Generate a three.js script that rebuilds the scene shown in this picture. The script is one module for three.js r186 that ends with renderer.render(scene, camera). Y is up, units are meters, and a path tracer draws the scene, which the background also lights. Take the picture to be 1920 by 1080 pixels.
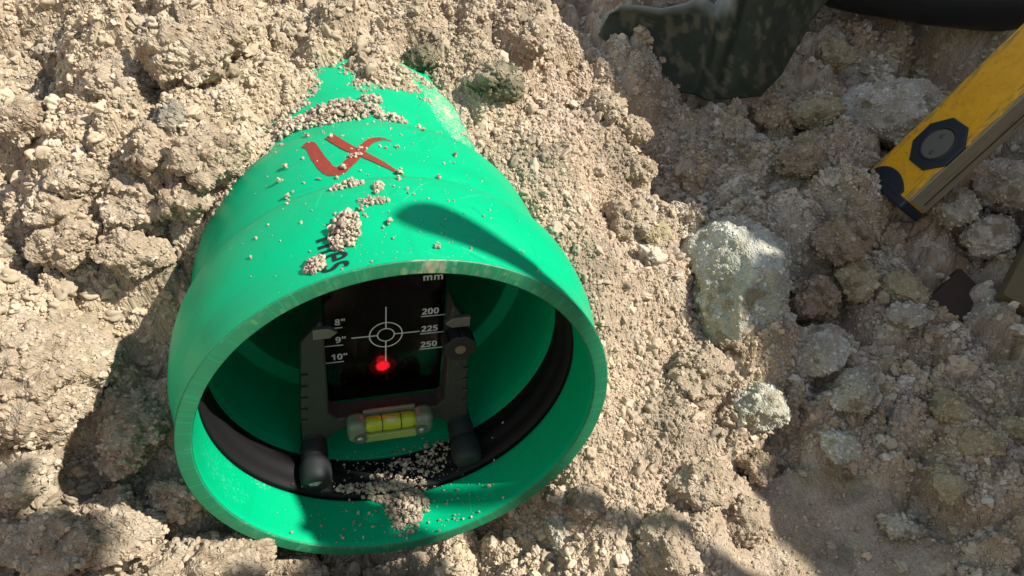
import * as THREE from 'three';
import { mergeGeometries } from 'three/addons/utils/BufferGeometryUtils.js';
import { RoundedBoxGeometry } from 'three/addons/geometries/RoundedBoxGeometry.js';
import { TextGeometry } from 'three/addons/geometries/TextGeometry.js';
import { FontLoader } from 'three/addons/loaders/FontLoader.js';

// ---------------------------------------------------------------- camera, sky, sun, exposure
const scene = new THREE.Scene();
const camera = new THREE.PerspectiveCamera(41.3, 16 / 9, 0.02, 60);
camera.position.set(-0.0637, 0.4071, 0.3382);
camera.up.set(0.087, 0.7736, -0.6277);
camera.lookAt(-0.0637 + 0.2712, 0.4071 - 0.6247, 0.3382 - 0.7322);

const SUN = new THREE.Vector3(0.60, 0.76, 0.28).normalize();
{ // clear, slightly hazy daylight sky; below the horizon the dull tone of earth
  const W = 128, H = 64, d = new Float32Array(W * H * 4);
  for (let j = 0; j < H; j++) for (let i = 0; i < W; i++) {
    const el = ((j + 0.5) / H - 0.5) * Math.PI, k = (j * W + i) * 4, t = Math.pow(Math.max(0, Math.sin(el)), 0.6);
    const c = el < 0 ? [0.1, 0.085, 0.065] : [0.5 - 0.28 * t, 0.51 - 0.225 * t, 0.53 - 0.13 * t];
    d[k] = c[0]; d[k + 1] = c[1]; d[k + 2] = c[2]; d[k + 3] = 1;
  }
  const sky = new THREE.DataTexture(d, W, H, THREE.RGBAFormat, THREE.FloatType);
  sky.mapping = THREE.EquirectangularReflectionMapping; sky.magFilter = THREE.LinearFilter; sky.needsUpdate = true;
  scene.background = sky; scene.environment = sky;
}
const sun = new THREE.DirectionalLight(new THREE.Color(1, 0.95, 0.86), 5);
sun.position.copy(SUN).multiplyScalar(3); sun.target.position.set(0, 0, 0);
sun.castShadow = true; sun.shadow.mapSize.set(4096, 4096);
Object.assign(sun.shadow.camera, { left: -1.6, right: 1.6, top: 1.6, bottom: -1.6, near: 0.1, far: 8 });
scene.add(sun, sun.target);
const renderer = new THREE.WebGLRenderer({ antialias: true });
renderer.toneMapping = THREE.LinearToneMapping;
renderer.toneMappingExposure = 1.47;
renderer.shadowMap.enabled = true;

// ---------------------------------------------------------------- helpers
const font = await new FontLoader().loadAsync('fonts/droid/droid_sans_bold.typeface.json');
function rng(s) { let a = s >>> 0; return () => { a = (a + 0x6D2B79F5) | 0; let t = Math.imul(a ^ (a >>> 15), 1 | a); t = (t + Math.imul(t ^ (t >>> 7), 61 | t)) ^ t; return ((t ^ (t >>> 14)) >>> 0) / 4294967296; }; }
const clamp = (v, a = 0, b = 1) => v < a ? a : v > b ? b : v;
const smooth = (a, b, v) => { const t = clamp((v - a) / (b - a)); return t * t * (3 - 2 * t); };
const lerp = (a, b, t) => a + (b - a) * t;
function h32(x, y, z, s) { let h = Math.imul(x, 374761393) ^ Math.imul(y, 668265263) ^ Math.imul(z, 2147483647 ^ 0x5bd1e995) ^ Math.imul(s, 1274126177); h = Math.imul(h ^ (h >>> 13), 1274126177); h = Math.imul(h ^ (h >>> 15), 0x85ebca6b); return (h ^ (h >>> 16)) >>> 0; }
const hf = (x, y, z, s) => h32(x, y, z, s) / 4294967296;
function vn2(x, z, s) { const ix = Math.floor(x), iz = Math.floor(z); let fx = x - ix, fz = z - iz; fx = fx * fx * (3 - 2 * fx); fz = fz * fz * (3 - 2 * fz);
  const a = hf(ix, 0, iz, s), b = hf(ix + 1, 0, iz, s), c = hf(ix, 0, iz + 1, s), d = hf(ix + 1, 0, iz + 1, s); return (a + (b - a) * fx) * (1 - fz) + (c + (d - c) * fx) * fz; }
function vn3(x, y, z, s) { const ix = Math.floor(x), iy = Math.floor(y), iz = Math.floor(z); let fx = x - ix, fy = y - iy, fz = z - iz; fx = fx * fx * (3 - 2 * fx); fy = fy * fy * (3 - 2 * fy); fz = fz * fz * (3 - 2 * fz);
  const L = (j, k) => { const a = hf(ix, iy + j, iz + k, s), b = hf(ix + 1, iy + j, iz + k, s); return a + (b - a) * fx; };
  const p = L(0, 0), q = L(1, 0), r = L(0, 1), t = L(1, 1); return (p + (q - p) * fy) * (1 - fz) + (r + (t - r) * fy) * fz; }
const fb2 = (x, z, s, o = 4) => { let v = 0, a = 0.5, f = 1, n = 0; for (let i = 0; i < o; i++) { v += a * vn2(x * f, z * f, s + i * 17); n += a; a *= 0.5; f *= 2.03; } return v / n; };
const fb3 = (x, y, z, s, o = 3) => { let v = 0, a = 0.5, f = 1, n = 0; for (let i = 0; i < o; i++) { v += a * vn3(x * f, y * f, z * f, s + i * 17); n += a; a *= 0.5; f *= 2.03; } return v / n; };
// lumps: the highest of many half-sunk random balls, one per jittered cell (0 where there is none)
function lump2(x, z, cell, s, keep) { const gx = x / cell, gz = z / cell, ix = Math.floor(gx), iz = Math.floor(gz); let best = 0;
  for (let j = -1; j <= 1; j++) for (let i = -1; i <= 1; i++) { const a = ix + i, b = iz + j, k = h32(a, 1, b, s); if ((k & 255) / 255 > keep) continue;
    const cx = a + ((k >>> 8) & 255) / 255, cz = b + ((k >>> 16) & 255) / 255, r = 0.42 + 0.5 * ((k >>> 24) & 255) / 255, dx = gx - cx, dz = gz - cz, q = (dx * dx + dz * dz) / (r * r);
    if (q < 1) { const v = Math.sqrt(1 - q) * r * (0.55 + 0.45 * ((k >>> 4) & 15) / 15); if (v > best) best = v; } }
  return best * cell; }
function lump3(x, y, z, cell, s) { const gx = x / cell, gy = y / cell, gz = z / cell, ix = Math.floor(gx), iy = Math.floor(gy), iz = Math.floor(gz); let best = 0;
  for (let l = -1; l <= 1; l++) for (let j = -1; j <= 1; j++) for (let i = -1; i <= 1; i++) { const a = ix + i, b = iy + l, c = iz + j, k = h32(a, b, c, s);
    const dx = gx - a - (k & 255) / 255, dy = gy - b - ((k >>> 8) & 255) / 255, dz = gz - c - ((k >>> 16) & 255) / 255, r = 0.5 + 0.4 * ((k >>> 24) & 255) / 255, q = (dx * dx + dy * dy + dz * dz) / (r * r);
    if (q < 1) { const v = Math.sqrt(1 - q) * r; if (v > best) best = v; } }
  return best * cell; }
const used = {};
function numbered(n) { used[n] = (used[n] ?? -1) + 1; return used[n] ? n + '_' + String(used[n]).padStart(3, '0') : n; }
function add(o, name, label, category, group, kind) { o.name = numbered(name); o.userData = { label, category }; if (group) o.userData.group = group; if (kind) o.userData.kind = kind; scene.add(o); return o; }
function part(parent, name, geo, mat, label) { const m = new THREE.Mesh(geo, mat); m.name = name; m.castShadow = m.receiveShadow = true; if (label) m.userData.label = label; parent.add(m); return m; }
const lin = (r, g, b) => new THREE.Color().setRGB(r, g, b);
const std = (c, roughness, o = {}) => new THREE.MeshStandardMaterial({ color: c, roughness, ...o });
function tex(w, h, f, srgb) { const d = new Uint8Array(w * h * 4); for (let j = 0; j < h; j++) for (let i = 0; i < w; i++) { const c = f(i, j), k = (j * w + i) * 4; d[k] = c[0]; d[k + 1] = c[1]; d[k + 2] = c[2]; d[k + 3] = c[3] ?? 255; }
  const t = new THREE.DataTexture(d, w, h); t.magFilter = THREE.LinearFilter; t.minFilter = THREE.LinearMipmapLinearFilter; t.generateMipmaps = true; t.wrapS = t.wrapT = THREE.RepeatWrapping; if (srgb) t.colorSpace = THREE.SRGBColorSpace; t.needsUpdate = true; return t; }
function canvasTex(w, h, draw) { const c = document.createElement('canvas'); c.width = w; c.height = h; draw(c.getContext('2d'), w, h); const t = new THREE.CanvasTexture(c); t.colorSpace = THREE.SRGBColorSpace; t.wrapS = t.wrapT = THREE.RepeatWrapping; return t; }

// ---------------------------------------------------------------- lie of the land
const CTRL = new Float64Array(`-.5 .35 -.10 -.2 .3 -.13 0 .3 -.15 .3 .35 -.15 .7 .4 -.13 -.45 .1 -.05 -.25 .08 -.10 -.1 .08 -.14 .05 .1 -.155 .18 .12 -.15 -.18 0 -.11 .18 0 -.11 .24 .03 -.125 .30 .05 -.165 .36 .1 -.17 .30 .13 -.165 .38 .04 -.165 .45 .13 -.165 .34 .005 -.158 .41 .01 -.155 .33 .08 -.168 .44 .07 -.162 .30 -.035 -.11 .42 -.03 -.10 .52 .05 -.10 .6 .15 -.1 .16 -.05 -.05 .16 -.15 .05 .155 -.25 .085 .14 -.3 .10 .25 -.05 -.07 .25 -.2 .0 .25 -.35 .07 .35 -.12 -.06 .35 -.3 -.01 .5 -.1 -.07 .5 -.3 -.01 .68 -.1 -.06 .68 -.35 .0 0 -.36 .185 -.15 -.32 .18 -.3 -.3 .11 -.45 -.3 .12 0 -.5 .26 -.2 -.5 .26 -.45 -.5 .25 .2 -.45 .15 .3 -.5 .11 .42 -.5 .05 .6 -.6 .05 .8 -.7 .06 0 -.8 .44 -.4 -.8 .44 .35 -.8 .25 .8 -1.0 .15 0 -1.2 .65 -.5 -1.2 .65 .5 -1.2 .45 -.18 -.04 -.08 -.17 -.1 -.02 -.165 -.18 .055 -.15 -.24 .13 -.25 -.05 -.035 -.25 -.15 .03 -.4 0 -.03 -.4 -.15 .05 -.28 -.22 .09 0 0 -.17 0 -.1 -.175 0 -.18 -.175 .08 0 -.165 -.08 0 -.165 .09 -.1 -.16 -.09 -.1 -.16 -.087 -.176 .113 -.075 -.231 .112 -.049 -.245 .124 -.022 -.267 .132 -.002 -.288 .133 .032 -.343 .13 .072 -.34 .113 .086 -.303 .1 .104 -.285 .085 .115 -.24 .08 -.11 -.185 .115 -.13 -.16 .07 -.13 -.21 .125 -.2 -.22 .1 -.06 -.27 .17 -.03 -.29 .17 -.09 -.225 .15 -.1 -.26 .165 -.13 -.25 .16 .06 -.36 .15 .1 -.32 .12`.trim().split(/\s+/).map(Number));
const CREST = [[-1.5, 1.7], [-0.3, 1.55], [-0.06, 1.14], [0.02, 0.97], [0.1, 0.91], [0.23, 0.93], [0.27, 0.8], [0.36, 0.81], [0.46, 0.81], [0.9, 0.95], [3, 0.9]];
function crest(z) { let i = 0; while (i < CREST.length - 2 && z > CREST[i + 1][0]) i++; const [a, p] = CREST[i], [b, q] = CREST[i + 1]; return lerp(p, q, smooth(a, b, z)); }
function macro(x, z) {
  let n = 0, w = 0;
  for (let i = 0; i < CTRL.length; i += 3) { const dx = CTRL[i] - x, dz = CTRL[i + 1] - z, d = dx * dx + dz * dz + 0.0008, k = 1 / (d * d); n += k * CTRL[i + 2]; w += k; }
  let h = n / w;
  h += 0.7 * smooth(-0.5, -1.6, x) + 0.35 * smooth(-1.2, -2.2, z) + 0.7 * smooth(1.2, 2.4, z);
  const t = clamp((x - 0.85) / 0.23);                                     // the bank on the right, out of frame, that shades half the picture
  if (t > 0) h = lerp(h, crest(z), t * (0.65 + 0.35 * t));
  return h;
}
// outside of the pipe: radius at a distance z from the mouth
const OUT = [[0.1452, 0], [0.1453, -0.016], [0.1462, -0.026], [0.1498, -0.038], [0.1513, -0.047], [0.1517, -0.058], [0.1515, -0.069], [0.1502, -0.079], [0.1474, -0.0855], [0.1425, -0.0905], [0.1399, -0.094], [0.1394, -0.099], [0.1402, -0.106], [0.1412, -0.114], [0.1413, -0.145], [0.1402, -0.166], [0.137, -0.180], [0.132, -0.189], [0.129, -0.195], [0.128, -0.201], [0.128, -0.75]];
function rOut(z) { if (z > 0 || z < -0.75) return 0; let i = 0; while (i < OUT.length - 2 && z < OUT[i + 1][1]) i++; const [a, p] = OUT[i], [b, q] = OUT[i + 1]; return lerp(a, b, clamp((z - p) / (q - p))); }
const ell = (x, z, cx, cz, rx, rz) => { const a = (x - cx) / rx, b = (z - cz) / rz; return Math.exp(-(a * a + b * b)); };
function fineMask(x, z) { return Math.max(smooth(0.35, 0.6, ell(x, z, 0.2, -0.12, 0.13, 0.22)), smooth(0.4, 0.7, ell(x, z, 0.06, 0.09, 0.14, 0.06))); }
function flatMask(x, z) { return smooth(0.4, 0.62, ell(x, z, 0.365, 0.062, 0.125, 0.098) + 0.25 * (fb2(x * 25, z * 25, 90, 2) - 0.5)); }
function height(x, z) {
  const wx = x + 0.018 * (fb2(x * 28, z * 28, 5, 2) - 0.5) + 0.006 * (vn2(x * 120, z * 120, 7) - 0.5), wz = z + 0.018 * (fb2(x * 28 + 9, z * 28, 6, 2) - 0.5) + 0.006 * (vn2(x * 120, z * 120, 8) - 0.5);
  const fine = fineMask(x, z), flat = flatMask(x, z), c = 1 - fine, k = (1 - 0.93 * flat);
  let h = macro(x, z) + k * 0.03 * (fb2(x * 9, z * 9, 3, 3) - 0.5) * (0.4 + 0.6 * c);
  const far = x > 0.8 ? 2 : 1 + 0.35 * smooth(0.26, 0.34, x);
  h += k * (c * (0.85 * far * lump2(wx, wz, 0.062, 11, 0.6) + 0.95 * lump2(wx + 3, wz, 0.03, 12, 0.72)) + (0.35 + 0.6 * c) * lump2(wx, wz + 5, 0.0135, 13, 0.72) + 0.7 * lump2(wx + 7, wz, 0.0062, 14, 0.85));
  h += k * (0.009 * (fb2(x * 70, z * 70, 19, 3) - 0.5) + 0.0035 * (fb2(x * 240, z * 240, 9, 2) - 0.5)) + 0.003 * flat * (fb2(x * 60, z * 60, 22, 4) - 0.5);
  h -= k * (0.036 * c + 0.007) + 0.045 * ell(x, z, 0.645, -0.14, 0.035, 0.03);
  return h;
}
function soilColour(x, y, z, out) {
  const shade = smooth(0.24, 0.36, x + 0.1 * (fb2(x * 7, z * 7, 41, 3) - 0.5));               // the dug subsoil on the right has chalk and ochre in it
  const n1 = fb3(x * 14, y * 14, z * 14, 42, 4), n2 = fb3(x * 60, y * 60, z * 60, 43, 3), n3 = vn3(x * 400, y * 400, z * 400, 44), n4 = fb3(x * 34, y * 34, z * 34, 45, 3);
  const pink = smooth(0.1, 0.22, x);
  let r = lerp(0.51, 0.515, pink), g = lerp(0.413, 0.408, pink), b = lerp(0.292, 0.297, pink);
  const v = 0.66 + 0.5 * n1 + 0.4 * (n2 - 0.5) + 0.34 * (n3 - 0.5); r *= v; g *= v; b *= v;
  const chalk = smooth(0.58, 0.72, n4 + 0.1 * shade) * (0.35 + 0.35 * shade) * (1 - 0.7 * flatMask(x, z)); r = lerp(r, 0.62, chalk); g = lerp(g, 0.57, chalk); b = lerp(b, 0.48, chalk);
  const damp = smooth(0.6, 0.72, fb3(x * 22 + 4, y * 22, z * 22, 46, 3)) * 0.5; r = lerp(r, 0.17, damp); g = lerp(g, 0.145, damp); b = lerp(b, 0.1, damp);
  const och = smooth(0.56, 0.72, fb3(x * 26, y * 26 + 7, z * 26, 47, 3)) * 0.5 * shade; r = lerp(r, 0.36, och); g = lerp(g, 0.27, och); b = lerp(b, 0.13, och);
  out[0] = r; out[1] = g; out[2] = b; return out;
}
const grain = tex(512, 512, (i, j) => { let v = 0; for (const [f, a, s] of [[16, 0.25, 1], [48, 0.3, 2], [128, 0.45, 3]]) { const q = 512 / f, X = i / q, Z = j / q, ix = Math.floor(X), iz = Math.floor(Z), fx = X - ix, fz = Z - iz, H = (a2, b2) => hf(a2 % f, 3, b2 % f, 60 + s); v += a * ((H(ix, iz) * (1 - fx) + H(ix + 1, iz) * fx) * (1 - fz) + (H(ix, iz + 1) * (1 - fx) + H(ix + 1, iz + 1) * fx) * fz); } v = clamp(v) * 255; return [v, v, v]; });
const speck = tex(512, 512, (i, j) => { const a = hf(i >> 1, 7, j >> 1, 91), b = hf(i >> 2, 8, j >> 2, 92), v = 205 + 50 * (0.5 * a + 0.5 * b) - (a > 0.965 ? 90 : 0); return [v, v - 2, v - 5]; }, true);
const soilMat = new THREE.MeshStandardMaterial({ vertexColors: true, roughness: 0.97, map: speck, bumpMap: grain, bumpScale: 0.0022 });
{
  // close spacing where the camera looks, wider behind, wide outside
  const axis = (lo, lo2, a, b, hi2, hi, s) => { const r = []; for (let v = a; v < b; v += s) r.push(v); let q = s, v = b; while (v < hi) { r.push(v); q *= v < hi2 ? 1.0065 : 1.07; v += q; } const l = []; q = s; v = a - s; while (v > lo) { l.push(v); q *= v > lo2 ? 1.0065 : 1.07; v -= q; } return l.reverse().concat(r); };
  const X = axis(-4, -0.36, -0.35, 0.62, 1.1, 5, 0.0013), Z = axis(-5, -0.85, -0.45, 0.13, 0.14, 4, 0.0013), nx = X.length, nz = Z.length;
  const P = new Float32Array(nx * nz * 3), C = new Float32Array(nx * nz * 3), U = new Float32Array(nx * nz * 2), dead = new Uint8Array(nx * nz), c = [0, 0, 0];
  for (let j = 0; j < nz; j++) for (let i = 0; i < nx; i++) {
    const k = j * nx + i, x = X[i], z = Z[j], y = height(x, z);
    P[k * 3] = x; P[k * 3 + 1] = y; P[k * 3 + 2] = z; U[k * 2] = x / 0.14 + y * 2.3; U[k * 2 + 1] = z / 0.14 + y * 3.1;
    soilColour(x, y, z, c); C[k * 3] = c[0]; C[k * 3 + 1] = c[1]; C[k * 3 + 2] = c[2];
    if (z < -0.003 && z > -0.74) { const r = rOut(z) - 0.0045; if (x * x + y * y < r * r) dead[k] = 1; }
  }
  const I = [];
  for (let j = 0; j < nz - 1; j++) for (let i = 0; i < nx - 1; i++) { const a = j * nx + i, b = a + 1, d = a + nx, e = d + 1; if (dead[a] || dead[b] || dead[d] || dead[e]) continue; I.push(a, d, b, b, d, e); }
  const g = new THREE.BufferGeometry(); g.setAttribute('position', new THREE.BufferAttribute(P, 3)); g.setAttribute('color', new THREE.BufferAttribute(C, 3)); g.setAttribute('uv', new THREE.BufferAttribute(U, 2)); g.setIndex(new THREE.BufferAttribute(new Uint32Array(I), 1)); g.computeVertexNormals();
  const m = new THREE.Mesh(g, soilMat); m.castShadow = m.receiveShadow = true;
  add(m, 'ground', 'dry tan crumbly soil of the trench around the pipe', 'ground', null, 'structure');
  console.log('ground', nx, nz, I.length / 3);
}

// ---------------------------------------------------------------- green drain pipe
// surface of revolution about z; profile [[r, z], ...]; seam at the bottom
function revolve(profile, seg, a0 = -Math.PI / 2, a1 = Math.PI * 1.5) {
  const n = profile.length, P = [], N = [], U = [], I = [];
  const nr = profile.map((p, i) => { const a = profile[Math.max(0, i - 1)], b = profile[Math.min(n - 1, i + 1)], dr = b[0] - a[0], dz = b[1] - a[1], l = Math.hypot(dr, dz) || 1; return [-dz / l, dr / l]; });
  for (let s = 0; s <= seg; s++) { const t = a0 + (a1 - a0) * s / seg, c = Math.cos(t), q = Math.sin(t);
    for (let i = 0; i < n; i++) { const [r, z] = profile[i]; P.push(r * c, r * q, z); N.push(nr[i][0] * c, nr[i][0] * q, nr[i][1]); U.push(s / seg, (z + 0.45) / 0.45); } }
  for (let s = 0; s < seg; s++) for (let i = 0; i < n - 1; i++) { const a = s * n + i, b = a + n; I.push(a, a + 1, b, b, a + 1, b + 1); }
  const g = new THREE.BufferGeometry(); g.setAttribute('position', new THREE.Float32BufferAttribute(P, 3)); g.setAttribute('normal', new THREE.Float32BufferAttribute(N, 3)); g.setAttribute('uv', new THREE.Float32BufferAttribute(U, 2)); g.setIndex(I); return g;
}
function densify(p, step) { const o = []; for (let i = 0; i < p.length - 1; i++) { const n = Math.max(1, Math.ceil(Math.hypot(p[i + 1][0] - p[i][0], p[i + 1][1] - p[i][1]) / step)); for (let k = 0; k < n; k++) o.push([lerp(p[i][0], p[i + 1][0], k / n), lerp(p[i][1], p[i + 1][1], k / n)]); } o.push(p[p.length - 1]); return o; }
function soften(p, times) { for (let t = 0; t < times; t++) p = p.map((v, i) => i === 0 || i === p.length - 1 ? v : [(p[i - 1][0] + 2 * v[0] + p[i + 1][0]) / 4, v[1]]); return p; }
const GREEN = '#00ac77';
const pipeSkin = canvasTex(2048, 1024, (c, w, h) => {                    // moulded green plastic with scuffs, clay smears and dust specks
  const R = rng(77); c.fillStyle = GREEN; c.fillRect(0, 0, w, h);
  for (let i = 0; i < 260; i++) { c.fillStyle = `rgba(${R() < 0.5 ? '0,150,95' : '10,178,116'},${0.05 + 0.1 * R()})`; c.beginPath(); c.ellipse(R() * w, R() * h, 20 + 120 * R(), 5 + 30 * R(), R() * 3, 0, 7); c.fill(); }
  for (let i = 0; i < 620; i++) { c.strokeStyle = `rgba(${R() < 0.6 ? '160,220,190' : '10,70,45'},${0.1 + 0.3 * R()})`; c.lineWidth = 0.5 + 0.9 * R(); const x = R() * w, y = R() * h, l = 8 + 60 * R() * R(), a = R() * 6.3; c.beginPath(); c.moveTo(x, y); c.lineTo(x + l * Math.cos(a), y + l * Math.sin(a)); c.stroke(); }
  for (let i = 0; i < 3000; i++) { c.fillStyle = `rgba(205,190,165,${0.15 + 0.6 * R()})`; const s = 0.4 + 1.3 * R() * R() * R(); c.beginPath(); c.arc(R() * w, R() * h, s, 0, 7); c.fill(); }
  // clay smears: u = share of the turn from the bottom, anticlockwise seen from the mouth; y = share of 0.45 m from the far end
  const smear = (u, v, ru, rv, n, al) => { for (let i = 0; i < n; i++) { const a = R() * 6.3, q = Math.pow(R(), 0.7), x = (u + ru * q * Math.cos(a)) * w, y = (1 - (v + rv * q * Math.sin(a))) * h; c.fillStyle = `rgba(${190 + 30 * R() | 0},${175 + 25 * R() | 0},${150 + 20 * R() | 0},${al * (0.3 + 0.7 * R())})`; c.beginPath(); c.ellipse(x, y, 0.6 + 2.4 * R(), 0.5 + 1.4 * R(), R() * 3, 0, 7); c.fill(); } };
  smear(0.398, 0.42, 0.028, 0.13, 4200, 0.75); smear(0.44, 0.35, 0.012, 0.04, 500, 0.7); smear(0.60, 0.54, 0.03, 0.05, 300, 0.35); smear(0.70, 0.6, 0.06, 0.3, 1500, 0.2); smear(0.55, 0.53, 0.12, 0.05, 700, 0.3); smear(0.5, 0.62, 0.14, 0.05, 500, 0.22); smear(0.66, 0.8, 0.05, 0.06, 300, 0.22); smear(0.43, 0.57, 0.05, 0.012, 120, 0.3);
  smear(0.80, 0.95, 0.05, 0.03, 260, 0.25); smear(0.86, 0.90, 0.015, 0.02, 160, 0.4); smear(0.49, 0.985, 0.2, 0.01, 90, 0.25);
});
const roughPipe = tex(512, 256, (i, j) => { const v = 70 + 70 * fb2(i / 24, j / 24, 71, 4) + 20 * hf(i, 4, j, 72); return [v, v, v]; });
const pipeMat = new THREE.MeshPhysicalMaterial({ map: pipeSkin, roughness: 1, roughnessMap: roughPipe, specularIntensity: 0.28 });
const rimTex = canvasTex(2048, 64, (c, w, h) => {                        // sawn end: fine radial tool marks with clay rubbed in
  const R = rng(5); c.fillStyle = '#1a7f58'; c.fillRect(0, 0, w, h);
  for (let i = 0; i < 1500; i++) { const x = R() * w, t = R(); c.fillStyle = t < 0.4 ? `rgba(95,115,75,${0.1 + 0.28 * R()})` : t < 0.75 ? `rgba(10,110,75,${0.1 + 0.35 * R()})` : `rgba(40,190,130,${0.1 + 0.3 * R()})`; c.fillRect(x, R() * h * 0.7, 0.5 + 1.5 * R(), h * (0.2 + 0.8 * R())); }
  const clay = (u, ru, n, al) => { for (let i = 0; i < n; i++) { c.fillStyle = `rgba(${150 + 60 * R() | 0},${140 + 50 * R() | 0},${110 + 50 * R() | 0},${al * R()})`; c.beginPath(); c.ellipse((u + ru * (R() + R() + R() - 1.5)) * w, R() * h, 1 + 4 * R(), 1 + 5 * R(), 0, 0, 7); c.fill(); } };
  clay(0.5, 0.14, 300, 0.25); clay(0.487, 0.016, 260, 0.5); clay(0.43, 0.05, 150, 0.25); clay(0.9, 0.1, 200, 0.25);
});
const rimMat = new THREE.MeshStandardMaterial({ map: rimTex, roughness: 0.55 });
const blackRubber = new THREE.MeshPhysicalMaterial({ color: lin(0.01, 0.01, 0.011), roughness: 0.6, specularIntensity: 0.4 });
{
  const B = new THREE.Group(); B.position.set(0, -0.149, 0); add(B, 'drain_pipe', 'bright green plastic drain pipe end half buried in the trench', 'pipe');
  const at = (o) => { o.position.set(0, 0.149, 0); return o; };
  const outer = soften(densify(OUT.map(([r, z]) => [r, z - 0.0012]).filter(([, z]) => z > -0.21), 0.0015), 1);
  outer.unshift([outer[0][0], -0.0008]);
  const inner = densify([[0.1345, -0.0012], [0.1338, -0.004], [0.1335, -0.04], [0.134, -0.043], [0.1435, -0.046], [0.1435, -0.083], [0.134, -0.086], [0.1325, -0.094], [0.132, -0.165], [0.1198, -0.169], [0.1195, -0.2]], 0.002).reverse();
  const skin = (p, flip, seg = 240) => { const g = revolve(p, seg); return g; };
  at(part(B, 'socket', mergeGeometries([skin(outer), skin(inner)]), pipeMat));
  at(part(B, 'barrel', mergeGeometries([revolve([[0.1281, -0.2], [0.1281, -0.75]], 200), revolve([[0.0001, -0.75], [0.1195, -0.7499], [0.1197, -0.749], [0.1197, -0.195]], 200)]), pipeMat, 'narrower green barrel running back under the soil'));
  const rim = revolve([[0.1345, -0.0016], [0.1352, -0.0006], [0.1358, 0], [0.1442, 0], [0.1448, -0.0004], [outer[0][0] - 0.00005, -0.0012]], 300); { const u = rim.attributes.uv, n = 6; for (let i = 0; i < u.count; i++) u.setY(i, (i % n) / (n - 1)); }
  at(part(B, 'cut_rim', rim, rimMat, 'sawn front edge of the socket with clay rubbed in'));
  // rubber ring: fat ribbed lip standing out of its groove
  const gp = []; for (let i = 0; i <= 40; i++) { const t = i / 40, z = -0.0455 - 0.038 * t; gp.push([0.1335 - 0.0045 * Math.sin(Math.PI * Math.min(1, t * 1.02)) ** 0.7 - 0.0006 * Math.sin(t * 15), z]); }
  gp.unshift([0.143, -0.0465]); gp.push([0.143, -0.0828]);
  at(part(B, 'gasket_ring', revolve(gp.slice().reverse(), 240), blackRubber, 'black rubber sealing ring in its groove'));
  // hand-painted mark on top of the socket
  const onPipe = (s, z, lift) => { const r = rOut(z) + lift, t = s / 0.1455; return [r * Math.sin(t), r * Math.cos(t), z - 0.0012]; };
  function ribbon(pts, widths, lift, seed) { const cv = new THREE.CatmullRomCurve3(pts.map(([s, z]) => new THREE.Vector3(s, 0, z - 0.007))), n = 130, P = [], I = [], m = 14;
    for (let i = 0; i <= n; i++) { const t = i / n, p = cv.getPoint(t), d = cv.getTangent(t), q = t * (widths.length - 1), a = Math.min(widths.length - 2, Math.floor(q)), w = lerp(widths[a], widths[a + 1], q - a) / 2 * (0.94 + 0.12 * hf(i, 0, 0, seed));
      for (let k = 0; k <= m; k++) { const e = (k / m * 2 - 1) * w; P.push(...onPipe(p.x - d.z * e, p.z + d.x * e, lift)); } }
    const C = []; for (let i = 0; i <= n; i++) for (let k = 0; k <= m; k++) { const q = vn2(i * 0.5, k * 1.7, seed + 20) * 0.6 + hf(i, k, 0, seed) * 0.4; C.push(0.21 + 0.1 * q, 0.02 + 0.022 * q, 0.011 + 0.012 * q); }
    for (let i = 0; i < n; i++) for (let k = 0; k < m; k++) { const dry = Math.max(smooth(0.72, 1, i / n) * 0.75, k === 0 || k === m - 1 ? 0.16 : 0.02); if (vn2(i * 0.22, k * 2.3, seed + 40) * 0.7 + 0.3 * hf(i, k, 1, seed) < dry * 0.62) continue; const a = i * (m + 1) + k, b = a + m + 1; I.push(a, b, a + 1, b, b + 1, a + 1); }
    const g = new THREE.BufferGeometry(); g.setAttribute('position', new THREE.Float32BufferAttribute(P, 3)); g.setAttribute('color', new THREE.Float32BufferAttribute(C, 3)); g.setIndex(I); g.computeVertexNormals(); return g; }
  const paint = std(lin(1, 1, 1), 0.45, { side: THREE.DoubleSide, vertexColors: true });
  const mk = [ribbon([[-0.0525, -0.1475], [-0.0490, -0.1505], [-0.0425, -0.125], [-0.036, -0.1065], [-0.0305, -0.1045], [-0.0187, -0.1165], [-0.0120, -0.1275], [-0.0034, -0.1375], [0.0035, -0.1395], [0.0108, -0.1365]], [0.0045, 0.0075, 0.0095, 0.0095, 0.009, 0.0085, 0.007, 0.0065, 0.005, 0.001], 0.0004, 1),
    ribbon([[-0.0330, -0.1535], [-0.0225, -0.133], [-0.0130, -0.1205], [-0.001, -0.106], [0.0138, -0.0905]], [0.0075, 0.0078, 0.007, 0.0048, 0.0006], 0.0006, 2)];
  at(part(B, 'painted_mark', mergeGeometries(mk), paint, 'dark red hand-painted tick and cross strokes'));
  // black ink-jet lettering, reads towards the rim
  const ink = canvasTex(1024, 512, (c, w, h) => { c.clearRect(0, 0, w, h); c.fillStyle = 'rgb(8,30,32)'; c.save(); c.scale(0.5, 1); c.font = 'bold 440px sans-serif'; c.textBaseline = 'alphabetic'; const t = 'nies'; c.fillText(t, w / 0.5 - c.measureText(t).width - 70, 470); c.restore(); c.globalCompositeOperation = 'destination-out'; for (let i = 0; i < w; i += 7) { c.fillStyle = 'rgba(0,0,0,0.55)'; c.fillRect(i, 0, 2.6, h); } });
  const P = [], U = [], I = [], n = 24, m = 40; for (let j = 0; j <= m; j++) for (let i = 0; i <= n; i++) { P.push(...onPipe(lerp(-0.0530, -0.0190, i / n), lerp(-0.072, -0.0005, j / m), 0.00035)); U.push(j / m, i / n); }
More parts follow.
